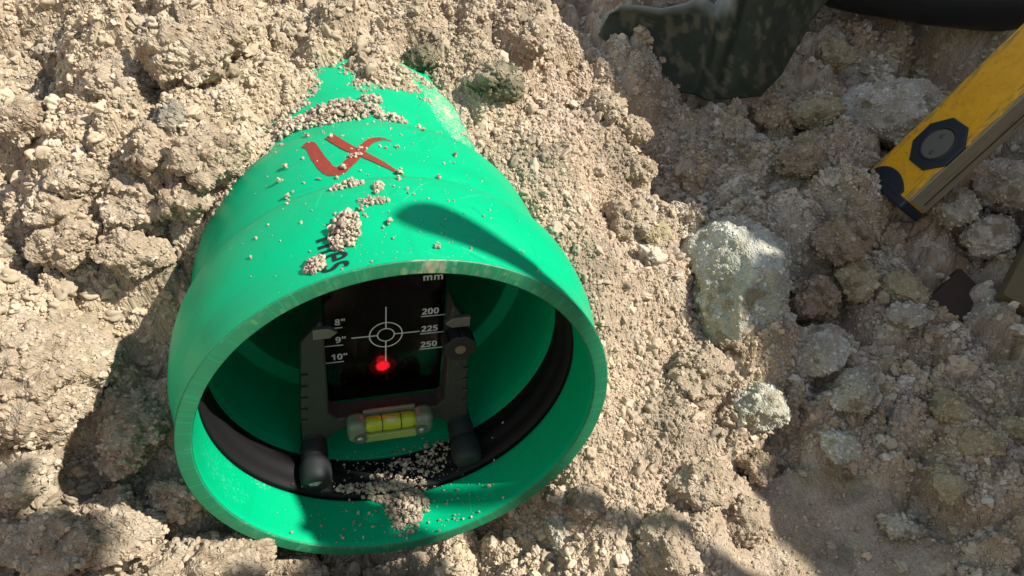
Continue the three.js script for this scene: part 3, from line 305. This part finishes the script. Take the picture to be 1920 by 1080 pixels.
// ---------------------------------------------------------------- stones and clods one can pick out
const CLODS = [
  [0.359, -0.061, -0.16, 0.0533, 0.0427, 0.0688, "G", "large pale green-grey boulder with white crust in shade right of the pipe"],
  [0.692, -0.0, -0.393, 0.0532, 0.0425, 0.0729, "W", "tall pale grey rock in shade behind the tip of the yellow level"],
  [0.589, 0.004, -0.41, 0.0393, 0.021, 0.0262, "O", "blocky ochre stone in shade left of the tall pale rock"],
  [0.552, -0.007, -0.362, 0.0285, 0.0128, 0.016, "O", "flat ochre stone just below the blocky ochre stone"],
  [0.518, -0.011, -0.319, 0.0288, 0.0149, 0.0187, "B", "brown angular clod third down left of the yellow level tip"],
  [0.517, 0.012, -0.407, 0.0179, 0.0143, 0.0232, "B", "upright brown clod in shade under the muddy bent sheet"],
  [0.669, 0.036, -0.504, 0.0267, 0.0204, 0.0255, "O", "round yellowish rock in the dark hollow below the black hose"],
  [0.433, -0.093, -0.097, 0.039, 0.0208, 0.026, "W", "pale flat-topped stone below and right of the green-grey boulder"],
  [0.44, -0.105, -0.048, 0.0242, 0.0194, 0.0242, "W", "grey wedge-shaped stone leaning below the pale flat-topped stone"],
  [0.291, -0.089, -0.088, 0.0307, 0.0208, 0.026, "C", "sunlit tan block on the shadow edge below the green-grey boulder"],
  [0.345, -0.113, -0.06, 0.0323, 0.0226, 0.0283, "G", "pale yellow stone half in sun and half in shade"],
  [0.331, -0.068, -0.105, 0.0159, 0.0096, 0.0119, "B", "small round brown clod touching the bottom of the green-grey boulder"],
  [0.253, 0.0, -0.215, 0.0198, 0.0158, 0.0211, "C", "left clod of the sunlit pair right of the pipe socket"],
  [0.272, -0.002, -0.196, 0.0152, 0.0109, 0.0137, "O", "right round clod of the sunlit pair right of the pipe socket"],
  [0.514, -0.068, -0.17, 0.0253, 0.0202, 0.0284, "O", "tallest ochre clod in shade midway between boulder and buried board"],
  [0.561, -0.071, -0.147, 0.0232, 0.0186, 0.0242, "O", "square ochre clod left of the dark board hollow"],
  [0.503, -0.041, -0.206, 0.0237, 0.0189, 0.0253, "B", "brown clod below the tip of the yellow level"],
  [0.45, -0.071, -0.152, 0.0224, 0.0155, 0.0194, "B", "reddish brown lump beside the right edge of the green-grey boulder"],
  [0.546, -0.072, -0.118, 0.0283, 0.0124, 0.0156, "W", "long thin pale slab left of the buried boards"],
  [0.666, -0.029, -0.233, 0.0322, 0.0215, 0.0268, "W", "white crumbly lump against the underside of the yellow level"],
  [0.747, -0.019, -0.249, 0.0361, 0.0289, 0.0361, "W", "large white crumbly lump at the right frame edge under the level"],
  [0.71, -0.048, -0.203, 0.0476, 0.0209, 0.0262, "W", "low white chalky crust above the buried boards"],
  [0.33, -0.142, -0.018, 0.0128, 0.0102, 0.0128, "B", "round brown clod on the rim left of the compacted hollow"],
  [0.41, -0.127, -0.014, 0.0195, 0.0147, 0.0183, "G", "whitish green lump on the rim above the compacted hollow"],
  [0.527, -0.103, 0.027, 0.0249, 0.0136, 0.017, "O", "broad ochre stone at lower right above the compacted ground"],
  [0.485, -0.122, 0.047, 0.0157, 0.0125, 0.0199, "O", "upright ochre clod beside the right rim of the compacted hollow"],
  [0.531, -0.105, -0.013, 0.0225, 0.0149, 0.0186, "O", "rounded ochre clod in shade right of the grey wedge stone"],
  [0.58, -0.105, 0.015, 0.0185, 0.0111, 0.0139, "O", "flat pale ochre stone at the right frame edge"],
  [0.297, -0.158, 0.025, 0.015, 0.012, 0.0186, "C", "sunlit clod hanging on the shadow edge of the compacted hollow"],
  [0.257, -0.123, 0.004, 0.0209, 0.0153, 0.0192, "C", "large sunlit tan clod left of the compacted hollow"],
  [0.203, -0.127, 0.057, 0.0196, 0.0157, 0.0242, "C", "tall sunlit clod near the bottom edge left of the hollow"],
  [0.444, -0.162, 0.059, 0.0198, 0.0104, 0.013, "P", "flat pale stone pressed into the compacted ground"],
  [0.146, -0.111, 0.011, 0.0131, 0.0105, 0.0131, "R", "smooth round brown cobble just right of the pipe rim"],
  [0.127, -0.119, -0.003, 0.0096, 0.0077, 0.0105, "R", "small grey cobble left of the round brown cobble"],
  [0.124, -0.136, 0.014, 0.0106, 0.0085, 0.0152, "P", "pale knobbly stone below the two cobbles by the rim"],
  [0.135, 0.099, -0.305, 0.022, 0.0155, 0.0194, "D", "dark green-mottled clod above the right shoulder of the pipe"],
  [0.066, 0.118, -0.335, 0.013, 0.0075, 0.0094, "D", "dark damp clod at the top end of the green pipe"],
  [0.193, 0.113, -0.392, 0.0202, 0.0139, 0.0173, "C", "sunlit clod near the top edge left of the shadow"],
  [0.279, 0.024, -0.275, 0.0128, 0.0103, 0.0173, "C", "half-shaded clod on the shadow edge above the sunlit pair"],
  [0.252, 0.067, -0.319, 0.0168, 0.0124, 0.0154, "C", "sunlit knob on the slope below the bent sheet"],
  [0.284, 0.047, -0.312, 0.0132, 0.0105, 0.016, "C", "sunlit clod at the shadow corner below the bent sheet"],
  [-0.127, 0.148, -0.253, 0.0253, 0.0181, 0.0226, "C", "big tan clod with a dark streak at upper left"],
  [-0.181, 0.125, -0.265, 0.0224, 0.0136, 0.017, "C", "flat-topped tan clod with ochre face at upper left"],
  [-0.2, 0.108, -0.253, 0.0189, 0.0117, 0.0146, "C", "crumbly clod below the flat-topped ochre-faced clod"],
  [-0.14, 0.123, -0.217, 0.0136, 0.0081, 0.0101, "K", "blue-grey stained stone among the tan clods upper left"],
  [-0.152, 0.097, -0.201, 0.0202, 0.0161, 0.0202, "C", "round grey-tan clod left of the shoulder of the pipe"],
  [-0.116, 0.106, -0.183, 0.0236, 0.0155, 0.0194, "C", "wide brown-centred clod touching the pipe shoulder on its left"],
  [-0.17, 0.065, -0.183, 0.0203, 0.0162, 0.021, "C", "tall tan clod left of the socket crease"],
  [-0.135, 0.081, -0.17, 0.0161, 0.0119, 0.0149, "C", "small crumbly clod between the tall tan clod and the pipe"],
  [-0.171, 0.052, -0.149, 0.0203, 0.0099, 0.0124, "C", "cracked low clod below the tall tan clod"],
  [-0.228, 0.068, -0.189, 0.0163, 0.0109, 0.0136, "C", "rounded clod near the left frame edge at mid height"],
  [-0.218, 0.05, -0.17, 0.0201, 0.0125, 0.0156, "C", "broad clod left of the cracked low clod"],
  [-0.236, -0.015, -0.094, 0.0417, 0.0333, 0.0482, "C", "huge flat tan slab at the left frame edge"],
  [-0.184, -0.054, -0.071, 0.0208, 0.0167, 0.0274, "C", "clod left of the rim half inside the pipe shadow"],
  [-0.236, -0.07, -0.003, 0.0278, 0.0145, 0.0182, "C", "shaded slab in the lower left corner"],
  [-0.201, -0.091, -0.019, 0.0263, 0.0175, 0.0219, "C", "split slab second from the lower left corner"],
  [-0.139, -0.107, -0.008, 0.0468, 0.0206, 0.0258, "C", "wide flat slab lying against the bottom of the rim"],
  [-0.087, -0.164, -0.008, 0.028, 0.0123, 0.0154, "C", "low slab at the bottom edge under the rim"],
  [-0.159, -0.084, -0.035, 0.0153, 0.0105, 0.0131, "C", "crumbly clod between the wide flat slab and the rim"],
  [-0.248, -0.04, -0.037, 0.0182, 0.012, 0.015, "C", "shadowed clod at the left edge below the huge slab"],
  [-0.098, 0.153, -0.3, 0.0192, 0.0106, 0.0132, "C", "tan clod near the top edge left of the pipe end"],
  [-0.247, 0.097, -0.262, 0.0196, 0.0117, 0.0147, "C", "pale clod at the left frame edge upper part"],
  [-0.209, 0.087, -0.197, 0.0145, 0.0098, 0.0123, "C", "small tan clod above the broad clod on the left"],
];
const TONE = { G: [[0.52, 0.505, 0.41], [0.64, 0.635, 0.56], [0.34, 0.28, 0.17]], W: [[0.5, 0.445, 0.36], [0.64, 0.6, 0.53], [0.26, 0.21, 0.13]], O: [[0.44, 0.365, 0.22], [0.5, 0.43, 0.29], [0.22, 0.17, 0.1]], B: [[0.38, 0.285, 0.195], [0.45, 0.355, 0.25], [0.15, 0.11, 0.07]],
  C: [[0.455, 0.365, 0.26], [0.52, 0.43, 0.32], [0.33, 0.25, 0.17]], R: [[0.36, 0.285, 0.205], [0.43, 0.355, 0.265], [0.17, 0.13, 0.09]], P: [[0.48, 0.43, 0.32], [0.58, 0.53, 0.43], [0.28, 0.23, 0.15]], D: [[0.20, 0.18, 0.11], [0.38, 0.32, 0.23], [0.035, 0.05, 0.025]], K: [[0.30, 0.27, 0.215], [0.40, 0.35, 0.26], [0.075, 0.085, 0.095]] };
const UNIT = {};
function ball(d) { if (!UNIT[d]) { const g = new THREE.IcosahedronGeometry(1, d), p = g.attributes.position, map = new Map(), V = [], I = []; for (let i = 0; i < p.count; i++) { const k = [p.getX(i), p.getY(i), p.getZ(i)].map((q) => Math.round(q * 1e5)).join(); if (!map.has(k)) { map.set(k, V.length / 3); V.push(p.getX(i), p.getY(i), p.getZ(i)); } I.push(map.get(k)); } UNIT[d] = { V, I }; } return UNIT[d]; }
function rockGeo(seed, rx, ry, rz, kind, detail) {
  const R = rng(seed * 7919 + 13), { V, I } = ball(detail), n = V.length / 3, P = new Float32Array(n * 3), C = new Float32Array(n * 3), U = new Float32Array(n * 2), stone = 'GWOPR'.includes(kind), round = kind === 'R';
  const pl = []; for (let i = 0; i < (round ? 5 : stone ? 15 : 12); i++) { const v = new THREE.Vector3(R() - 0.5, R() - 0.5, R() - 0.5).normalize(); pl.push([v.x, v.y, v.z, round ? 0.88 + 0.1 * R() : 0.6 + 0.3 * R()]); }
  const [base, light, dark] = TONE[kind], ox = R() * 50, s = Math.min(rx, rz);
  for (let i = 0; i < n; i++) {
    const x = V[i * 3], y = V[i * 3 + 1], z = V[i * 3 + 2]; let r = 1; for (const [a, b, c, d] of pl) { const q = a * x + b * y + c * z; if (q > 0.25) { const t = d / q; const sm = stone && !round ? 0.012 : 0.03; if (t < r + sm) { const hh = clamp(0.5 + (t - r) / (2 * sm)); r = t * (1 - hh) + r * hh - sm * hh * (1 - hh); } } }
    r *= 1.08 + (round ? 0.1 : 0.42) * (fb3(x * 1.7 + ox, y * 1.7, z * 1.7, seed, 3) - 0.5);
    let X = x * r * rx, Y = y * r * ry, Z = z * r * rz; const w = 0.006 * (vn3(X * 90 + ox, Y * 90, Z * 90, 5) - 0.5);
    const d = (stone ? 0.13 : 0.75) * lump3(X + ox + w, Y, Z + w, 0.011, seed) * clamp(s / 0.02, 0.4, 1) + (stone ? 0.16 : 0.6) * lump3(X + ox, Y + w, Z, 0.0052, seed + 1) + 0.0016 * (vn3(X * 480, Y * 480, Z * 480, 9) - 0.5) + (round ? 0.001 : stone ? 0.004 : 0.006) * (fb3(X * 110 + ox, Y * 110, Z * 110, seed + 3, 2) - 0.5);
    const l = Math.hypot(X, Y, Z) || 1; X += X / l * d; Y += Y / l * d; Z += Z / l * d;
    P[i * 3] = X; P[i * 3 + 1] = Y; P[i * 3 + 2] = Z; U[i * 2] = (X + 0.6 * Y) / 0.14 + ox; U[i * 2 + 1] = (Z - 0.7 * Y) / 0.14;
    const n1 = fb3(X * 45 + ox, Y * 45, Z * 45, seed + 4, 4), n2 = fb3(X * 70, Y * 70 + ox, Z * 70, seed + 5, 3), n3 = vn3(X * 420, Y * 420, Z * 420, 44), tl = smooth(0.45, 0.65, n1), td = smooth(0.58, 0.7, n2) * 0.8, vv = 0.86 + 0.3 * (n3 - 0.3);
    for (let k = 0; k < 3; k++) C[i * 3 + k] = lerp(lerp(base[k], light[k], tl), dark[k], td) * vv;
  }
  const g = new THREE.BufferGeometry(); g.setAttribute('position', new THREE.BufferAttribute(P, 3)); g.setAttribute('color', new THREE.BufferAttribute(C, 3)); g.setAttribute('uv', new THREE.BufferAttribute(U, 2)); g.setIndex(I); g.computeVertexNormals(); return g;
}
const perch = [];                                                        // surfaces of the clods, for the crumbs that lie on them
CLODS.forEach(([x, y, z, rx, ry, rz, kind, label], i) => {
  const stone = 'GWOPR'.includes(kind), big = Math.max(rx, rz) > 0.036, name = kind === 'R' ? 'cobble' : stone ? (big ? 'boulder' : 'stone') : 'soil_clod';
  if (z - rz < 0.01 && z > -0.4) { const d = Math.hypot(x, y), need = rOut(Math.min(z, -0.002)) + 0.0005 + 0.82 * Math.min(rx, Math.max(ry, 0.5 * rx)); if (d < need && d > 0.02) { x *= need / d; y *= need / d; } }
  if (label.startsWith('large pale green-grey')) { rx *= 1.12; ry *= 1.1; rz *= 1.05; }
  if (label.startsWith('wide flat slab')) { x -= 0.012; y -= 0.022; z += 0.01; }
  const m = new THREE.Mesh(rockGeo(i + 1, rx, ry, rz, kind, big ? 32 : rx > 0.02 ? 23 : 16), soilMat), R = rng(i + 900);
  m.position.set(x, y + 0.5 * ry, z); m.rotation.set(0.3 * (R() - 0.5), 0.7 * (R() - 0.5), 0.3 * (R() - 0.5)); m.castShadow = m.receiveShadow = true; m.updateMatrixWorld();
  add(m, name, label, name === 'soil_clod' ? 'clod' : name, name === 'soil_clod' ? 'clods of earth round the pipe' : 'stones in the dug soil'); perch.push(m); m.userData.size = rx * rz;
});

// ---------------------------------------------------------------- loose crumbs
const crumbShape = (seed, detail = 4) => { const { V, I } = ball(detail), P = new Float32Array(V.length), R = rng(seed), o = R() * 90, e = [0.75 + 0.5 * R(), 0.65 + 0.4 * R(), 0.75 + 0.5 * R()]; for (let i = 0; i < V.length; i += 3) { const r = 0.62 + 0.8 * (vn3(V[i] * 1.6 + o, V[i + 1] * 1.6, V[i + 2] * 1.6, seed) - 0.25) + 0.55 * lump3(V[i] + o, V[i + 1], V[i + 2], 0.75, seed + 1) - 0.25 + (detail > 6 ? 0.5 * lump3(V[i] + o, V[i + 1], V[i + 2], 0.3, seed + 2) + 0.16 * (vn3(V[i] * 12 + o, V[i + 1] * 12, V[i + 2] * 12, seed + 3) - 0.5) - 0.08 : 0); P[i] = V[i] * r * e[0]; P[i + 1] = V[i + 1] * r * e[1]; P[i + 2] = V[i + 2] * r * e[2]; } const g = new THREE.BufferGeometry(); g.setAttribute('position', new THREE.BufferAttribute(P, 3)); g.setIndex(I.slice()); g.computeVertexNormals(); return g; };
const crumbs = [0, 1, 2, 3, 4].map((i) => crumbShape(i * 31 + 3));
const crumbs2 = [0, 1, 2, 3, 4].map((i) => crumbShape(i * 13 + 8, 3)), bits = [0, 1, 2, 3, 4].map((i) => crumbShape(i * 31 + 3, 1));
const crumbMat = std(lin(1, 1, 1), 0.98);
const M4 = new THREE.Matrix4(), Q = new THREE.Quaternion(), E = new THREE.Euler(), V3 = new THREE.Vector3(), S3 = new THREE.Vector3();
const nuggets = [0, 1, 2, 3].map((i) => crumbShape(i * 17 + 5, 14));
function scatter(list, owner, crumbs) { const by = crumbs.map(() => []); list.forEach((c, i) => by[i % crumbs.length].push(c)); by.forEach((l, k) => { if (!l.length) return; const im = new THREE.InstancedMesh(crumbs[k], crumbMat, l.length), R = rng(k + 50); im.name = 'crumbs'; l.forEach(([x, y, z, r, c], i) => { E.set(R() * 6.3, R() * 6.3, R() * 6.3); M4.compose(V3.set(x, y, z), Q.setFromEuler(E), S3.set(r * (0.8 + 0.5 * R()), r * (0.7 + 0.4 * R()), r * (0.8 + 0.5 * R()))); im.setMatrixAt(i, M4); im.setColorAt(i, new THREE.Color().setRGB(...c)); }); im.castShadow = im.receiveShadow = true; owner.add(im); }); }
{
  const R = rng(4242), list = [], c = [0, 0, 0];
  const put = (x, z, r) => { const y = height(x, z); if (z < 0.004 && Math.hypot(x, y) < rOut(Math.min(z, -0.001)) + 0.3 * r) return; if (flatMask(x, z) > 0.3 && R() > 0.08) return; soilColour(x + 0.03 * R(), y + 0.02 * R(), z, c); const v = 0.8 + 0.34 * R(); list.push([x, y + 0.2 * r, z, r, [c[0] * v, c[1] * v, c[2] * v]]); };
  for (let i = 0; i < 280000; i++) { const near = R() < 0.75, x = near ? -0.34 + 0.96 * R() : -0.5 + 1.5 * R(), z = near ? -0.45 + 0.6 * R() : -0.9 + 1.1 * R(), f = fineMask(x, z), q = R(); put(x, z, 0.0007 + (f > 0.3 ? 0.0020 : 0.0024) * q ** 4 + (q > 0.985 ? 0.004 * R() : 0)); }
  
  for (let i = 0; i < 14000; i++) put(0.72 + 0.36 * R(), -0.85 + 0.75 * R(), 0.0015 + 0.005 * R() ** 3);
  for (const m of perch) { const p = m.geometry.attributes.position, k = m.geometry.attributes.color, n = Math.round(80 + (m.name.startsWith('soil') ? 1200000 : 380000) * m.userData.size); for (let i = 0; i < n; i++) { const a = Math.floor(R() * p.count); V3.set(p.getX(a), p.getY(a), p.getZ(a)).applyMatrix4(m.matrixWorld); const q = R(), r = 0.0006 + 0.0024 * q * q * q; if (V3.z < 0.004 && Math.hypot(V3.x, V3.y) < rOut(Math.min(V3.z, -0.001)) + r) continue; const v = 0.9 + 0.25 * R(); list.push([V3.x, V3.y, V3.z, r, [k.getX(a) * v, k.getY(a) * v, k.getZ(a) * v]]); } }
  const all = list.splice(0); for (let i = 0; i < 190; i++) put(0.22 + 0.75 * R(), -0.75 + 0.85 * R(), 0.005 + 0.012 * R() * R());
  const G = new THREE.Group(); scatter(all, G, crumbs); scatter(list, G, nuggets); add(G, 'soil_crumbs', 'loose crumbs of dry tan earth strewn over the trench soil', 'soil crumbs', null, 'stuff'); console.log('crumbs', list.length);
}
// crumbs that fell on the pipe; the larger heaps are things of their own
const clayTone = (R) => { const v = 0.62 + 0.6 * R(); return [0.48 * v, 0.39 * v, 0.295 * v]; };
function heap(list, name, label, group) { const G = new THREE.Group(); const gs = list.map(([x, y, z, r, c], i) => { const g = (r > 0.0016 ? crumbs2 : bits)[i % 5].clone(), k = rng(i + 7), n = g.attributes.position.count, C = new Float32Array(n * 3); E.set(k() * 6.3, k() * 6.3, k() * 6.3); g.applyMatrix4(M4.compose(V3.set(x, y, z), Q.setFromEuler(E), S3.set(r, r * (0.75 + 0.4 * k()), r))); for (let j = 0; j < n; j++) { C[j * 3] = c[0]; C[j * 3 + 1] = c[1]; C[j * 3 + 2] = c[2]; } g.setAttribute('color', new THREE.BufferAttribute(C, 3)); return g; }); const m = new THREE.Mesh(mergeGeometries(gs), new THREE.MeshStandardMaterial({ vertexColors: true, roughness: 0.98 })); m.castShadow = m.receiveShadow = true; add(m, name, label, 'soil', group); }
const onTop = (x, z, r) => { const q = rOut(z); return [x, Math.sqrt(Math.max(0, q * q - x * x)) + r, z]; };
const pile = (seed, x, z, rx, rz, n, s, tall, turn = 0) => { const R = rng(seed), o = [], ct = Math.cos(turn), st = Math.sin(turn); for (let i = 0; i < n * 3; i++) { const a = R() * 6.3, q = Math.pow(R(), 0.6), u = rx * q * Math.cos(a), w = rz * q * Math.sin(a), r = s * (0.2 + 0.95 * R() ** 3), p = onTop(x + u * ct - w * st, z + u * st + w * ct, 0.4 * r + tall * (1 - q * q) * R()); o.push([...p, r, clayTone(R)]); } return o; };
const G1 = 'small heaps of soil lying on the pipe';
heap(pile(1, -0.0335, -0.0335, 0.0095, 0.0145, 150, 0.0022, 0.007, 0.25), 'soil_heap', 'largest oval crumb heap on the socket covering the black lettering', G1);
heap(pile(2, -0.0525, -0.0145, 0.006, 0.0075, 60, 0.0018, 0.004, 0.4), 'soil_heap', 'small crumb heap near the rim left of the lettering', G1);
heap([...pile(3, -0.027, -0.0775, 0.0105, 0.004, 60, 0.0017, 0.003), ...pile(33, -0.026, -0.083, 0.0035, 0.003, 16, 0.0017, 0.002)], 'soil_heap', 'wide crumb heap on the crease below the painted mark', G1);
heap([...pile(4, -0.0095, -0.0685, 0.003, 0.005, 26, 0.0016, 0.003, 0.4)], 'soil_heap', 'narrow upright crumb heap midway on top of the socket', G1);
heap([...pile(5, -0.0125, -0.053, 0.008, 0.003, 44, 0.0016, 0.003), ...pile(55, -0.021, -0.056, 0.003, 0.002, 10, 0.0014, 0.002)], 'soil_heap', 'sausage-shaped crumb heap just above the shadow wedge', G1);
heap([...pile(6, -0.020, -0.2165, 0.034, 0.014, 330, 0.0026, 0.010), ...pile(66, -0.057, -0.218, 0.014, 0.013, 90, 0.0024, 0.006), ...pile(67, 0.02, -0.205, 0.014, 0.006, 50, 0.002, 0.004)], 'soil_heap', 'long low soil heap across the pipe just behind the socket', G1);
heap(pile(7, 0.008, -0.236, 0.009, 0.006, 40, 0.0022, 0.004), 'soil_heap', 'small heap on the barrel behind the long low heap', G1);
heap(pile(8, -0.0168, -0.1275, 0.0055, 0.0028, 30, 0.0013, 0.002), 'soil_heap', 'pale crumbs where the painted strokes cross', G1);
{
  const R = rng(99), list = [];
  for (let i = 0; i < 380; i++) { const t = (R() + R() - 1) * 0.75 - 0.06, z = -0.003 - 0.27 * R() * (R() < 0.6 ? 1 : 0.6), q = R(), r = 0.0003 + 0.0011 * q ** 4, ro = rOut(z) + 0.3 * r; list.push([ro * Math.sin(t), ro * Math.cos(t), z, r, clayTone(R)]); }
  for (let i = 0; i < 26; i++) { const t = (R() + R() - 1) * 0.6 - 0.05, z = -0.006 - 0.2 * R(); for (let k = 0; k < 3 + 5 * R(); k++) { const r = 0.0007 + 0.0009 * R(), ro = rOut(z) + 0.5 * r + 0.0006 * k * R(); list.push([ro * Math.sin(t) + 0.003 * (R() - 0.5), ro * Math.cos(t), z + 0.003 * (R() - 0.5), r, clayTone(R)]); } }
  for (let i = 0; i < 60000 && list.length < 3400; i++) { const t = (R() - 0.5) * 2.6, z = -0.15 - 0.22 * R(), ro = rOut(z), x = ro * Math.sin(t), y = ro * Math.cos(t), gap = y - height(x, z); if (gap < 0 || gap > 0.01 || R() < gap / 0.01) continue; const q = R(), r = 0.0004 + 0.0018 * q ** 4; list.push([x * (1 + 0.4 * r / ro), y * (1 + 0.4 * r / ro), z, r, clayTone(R)]); }
  const inside = (t, z, up) => { const q = (z < -0.045 && z > -0.0845 ? 0.129 : 0.1334) - up; return [q * Math.sin(t), -q * Math.cos(t), z]; };
  for (let i = 0; i < 420; i++) { const z = -0.002 - 0.095 * R(), t = 0.02 + (R() + R() + R() - 1.5) * 0.62, q = R(), r = 0.0004 + 0.0012 * q ** 3; list.push([...inside(t, z, 0.4 * r), r, clayTone(R)]); }
  const G = new THREE.Group(); scatter(list, G, crumbs); add(G, 'pipe_crumbs', 'tiny soil crumbs sprinkled over and inside the green pipe', 'soil crumbs', null, 'stuff');
  const h = [];
  const lump = (t, z, rt, rz, n, tall, s) => { for (let i = 0; i < n * 2.4; i++) { const a = R() * 6.3, q = Math.pow(R(), 0.6), r = s * (0.2 + 1.2 * R() ** 3); h.push([...inside(t + rt * q * Math.cos(a), z + rz * q * Math.sin(a), 0.4 * r + tall * (1 - q * q) * R()), r, clayTone(R)]); } };
  lump(0.06, -0.030, 0.14, 0.018, 300, 0.011, 0.0022); lump(0.02, -0.046, 0.20, 0.008, 150, 0.004, 0.002); lump(-0.17, -0.050, 0.2, 0.006, 120, 0.004, 0.0019); lump(0.12, -0.062, 0.26, 0.014, 120, 0.003, 0.0018); lump(0.02, -0.012, 0.09, 0.008, 40, 0.002, 0.0017); lump(0.3, -0.075, 0.12, 0.012, 60, 0.003, 0.0017);
  heap(h, 'soil_heap', 'heap of soil crumbs lying inside the pipe mouth between the rubber feet');
  const f = []; for (let i = 0; i < 420; i++) { const a = R() * 6.3, q = Math.sqrt(R()) * (0.7 + 0.5 * vn2(Math.cos(a) * 2 + 5, Math.sin(a) * 2 + 5, 3)), d = new THREE.Vector3(-0.22 + 0.5 * q * Math.cos(a), 0.5 + 0.32 * q * Math.sin(a), 0.85 - 0.3 * q * Math.sin(a)).normalize().multiplyScalar(0.0124), v = 0.75 + 0.4 * R(); f.push([-0.0613 + d.x, -0.1036 + d.y, -0.0545 + d.z, 0.0003 + 0.0007 * R() ** 2, [0.42 * v, 0.4 * v, 0.31 * v]]); }
  heap(f, 'soil_heap', 'patch of pale soil stuck on the left rubber foot');
}

// ---------------------------------------------------------------- outside the frame: what throws the shade
const toSun = (p, d) => new THREE.Vector3(...p).addScaledVector(SUN, d);
{
  const G = new THREE.Group(), root = new THREE.Vector3(1.2, 0.78, 0.8); G.position.copy(root); add(G, 'leafy_shrub', 'leafy shrub on the bank hanging over the trench, outside the picture', 'shrub');
  const spots = [[[0.0, -0.14, 0.105], 0.06, 1.1], [[0.08, -0.14, 0.12], 0.065, 1.12], [[0.16, -0.14, 0.135], 0.065, 1.1], [[0.24, -0.15, 0.14], 0.06, 1.05], [[0.05, -0.14, 0.22], 0.08, 1.1], [[0.2, -0.14, 0.25], 0.08, 1.1], [[-0.028, -0.13, 0.018], 0.036, 1.0], [[-0.045, -0.128, -0.028], 0.024, 1.0], [[0.02, -0.13, 0.03], 0.03, 1.05], [[-0.12, -0.12, 0.05], 0.032, 1.2], [[-0.235, -0.07, 0.012], 0.034, 1.25], [[-0.29, -0.06, -0.015], 0.03, 1.25], [[-0.17, -0.1, 0.09], 0.04, 1.2]];
  const leaf = new THREE.BufferGeometry(); { const P = [], I = []; for (let i = 0; i <= 6; i++) { const t = i / 6, w = 0.42 * Math.sin(Math.PI * Math.pow(t, 0.8)); P.push(-w, 0.06 * w, t, 0, -0.08 * w, t, w, 0.06 * w, t); } for (let i = 0; i < 6; i++) { const a = i * 3; I.push(a, a + 3, a + 1, a + 1, a + 3, a + 4, a + 1, a + 4, a + 2, a + 2, a + 4, a + 5); } leaf.setAttribute('position', new THREE.Float32BufferAttribute(P, 3)); leaf.setIndex(I); leaf.computeVertexNormals(); }
  const R = rng(606), mats = [], stems = [];
  for (const [p, r, d] of spots) { const c = toSun(p, d).sub(root), n = Math.round(90 + 16000 * r * r); for (let i = 0; i < n; i++) { const q = Math.cbrt(R()) * r, a = R() * 6.3, z = R() * 2 - 1, s = 0.016 + 0.012 * R(); E.set(R() * 6.3, R() * 6.3, R() * 6.3); mats.push(new THREE.Matrix4().compose(new THREE.Vector3(c.x + q * Math.sqrt(1 - z * z) * Math.cos(a), c.y + q * z, c.z + q * Math.sqrt(1 - z * z) * Math.sin(a)), new THREE.Quaternion().setFromEuler(E), new THREE.Vector3(s, s, s))); }
    const mid = c.clone().multiplyScalar(0.55).add(new THREE.Vector3(0, 0.16, 0.06)); stems.push(new THREE.TubeGeometry(new THREE.QuadraticBezierCurve3(new THREE.Vector3(0, -0.15, 0), mid, c), 16, 0.0022, 6)); }
  const im = new THREE.InstancedMesh(leaf, new THREE.MeshPhysicalMaterial({ color: lin(0.06, 0.1, 0.025), roughness: 0.7, side: THREE.DoubleSide }), mats.length); mats.forEach((m, i) => im.setMatrixAt(i, m)); im.name = 'foliage'; im.userData.kind = 'stuff'; im.castShadow = true; G.add(im);
  stems.forEach((g) => part(G, 'stem', g, std(lin(0.09, 0.06, 0.035), 0.9)));
}
{ // shovel lying on the bank, its blade over the trench
  const tip = toSun([-0.008, 0.145, -0.045], 0.78), far = toSun([0.125, 0.06, 0.012], 1.02), dir = far.clone().sub(tip).normalize(), side = dir.clone().cross(SUN).normalize(), up = side.clone().cross(dir).normalize();
  const G = new THREE.Group(); G.position.copy(tip); G.quaternion.setFromRotationMatrix(new THREE.Matrix4().makeBasis(dir, up, side)); add(G, 'shovel', 'shovel lying on the bank with its blade over the trench, outside the picture', 'shovel');
  const b = new THREE.Shape(); b.moveTo(0, 0.004); b.bezierCurveTo(0.004, 0.008, 0.02, 0.010, 0.05, 0.010); b.lineTo(0.17, 0.008); b.lineTo(0.17, -0.012); b.lineTo(0.06, -0.016); b.bezierCurveTo(0.03, -0.019, 0.006, -0.016, 0, 0.004); const g = new THREE.ExtrudeGeometry(b, { depth: 0.002, bevelEnabled: false }); g.rotateX(Math.PI / 2); part(G, 'blade', g, std(lin(0.2, 0.2, 0.2), 0.5, { metalness: 0.6 }));
  const h = new THREE.CylinderGeometry(0.009, 0.010, 1.0, 16); h.rotateZ(Math.PI / 2); h.translate(0.65, 0, 0); part(G, 'handle', h, std(lin(0.3, 0.2, 0.11), 0.7));
}
scene.traverse((o) => { if (o.isMesh) { o.castShadow = o.receiveShadow = true; } });
renderer.render(scene, camera);
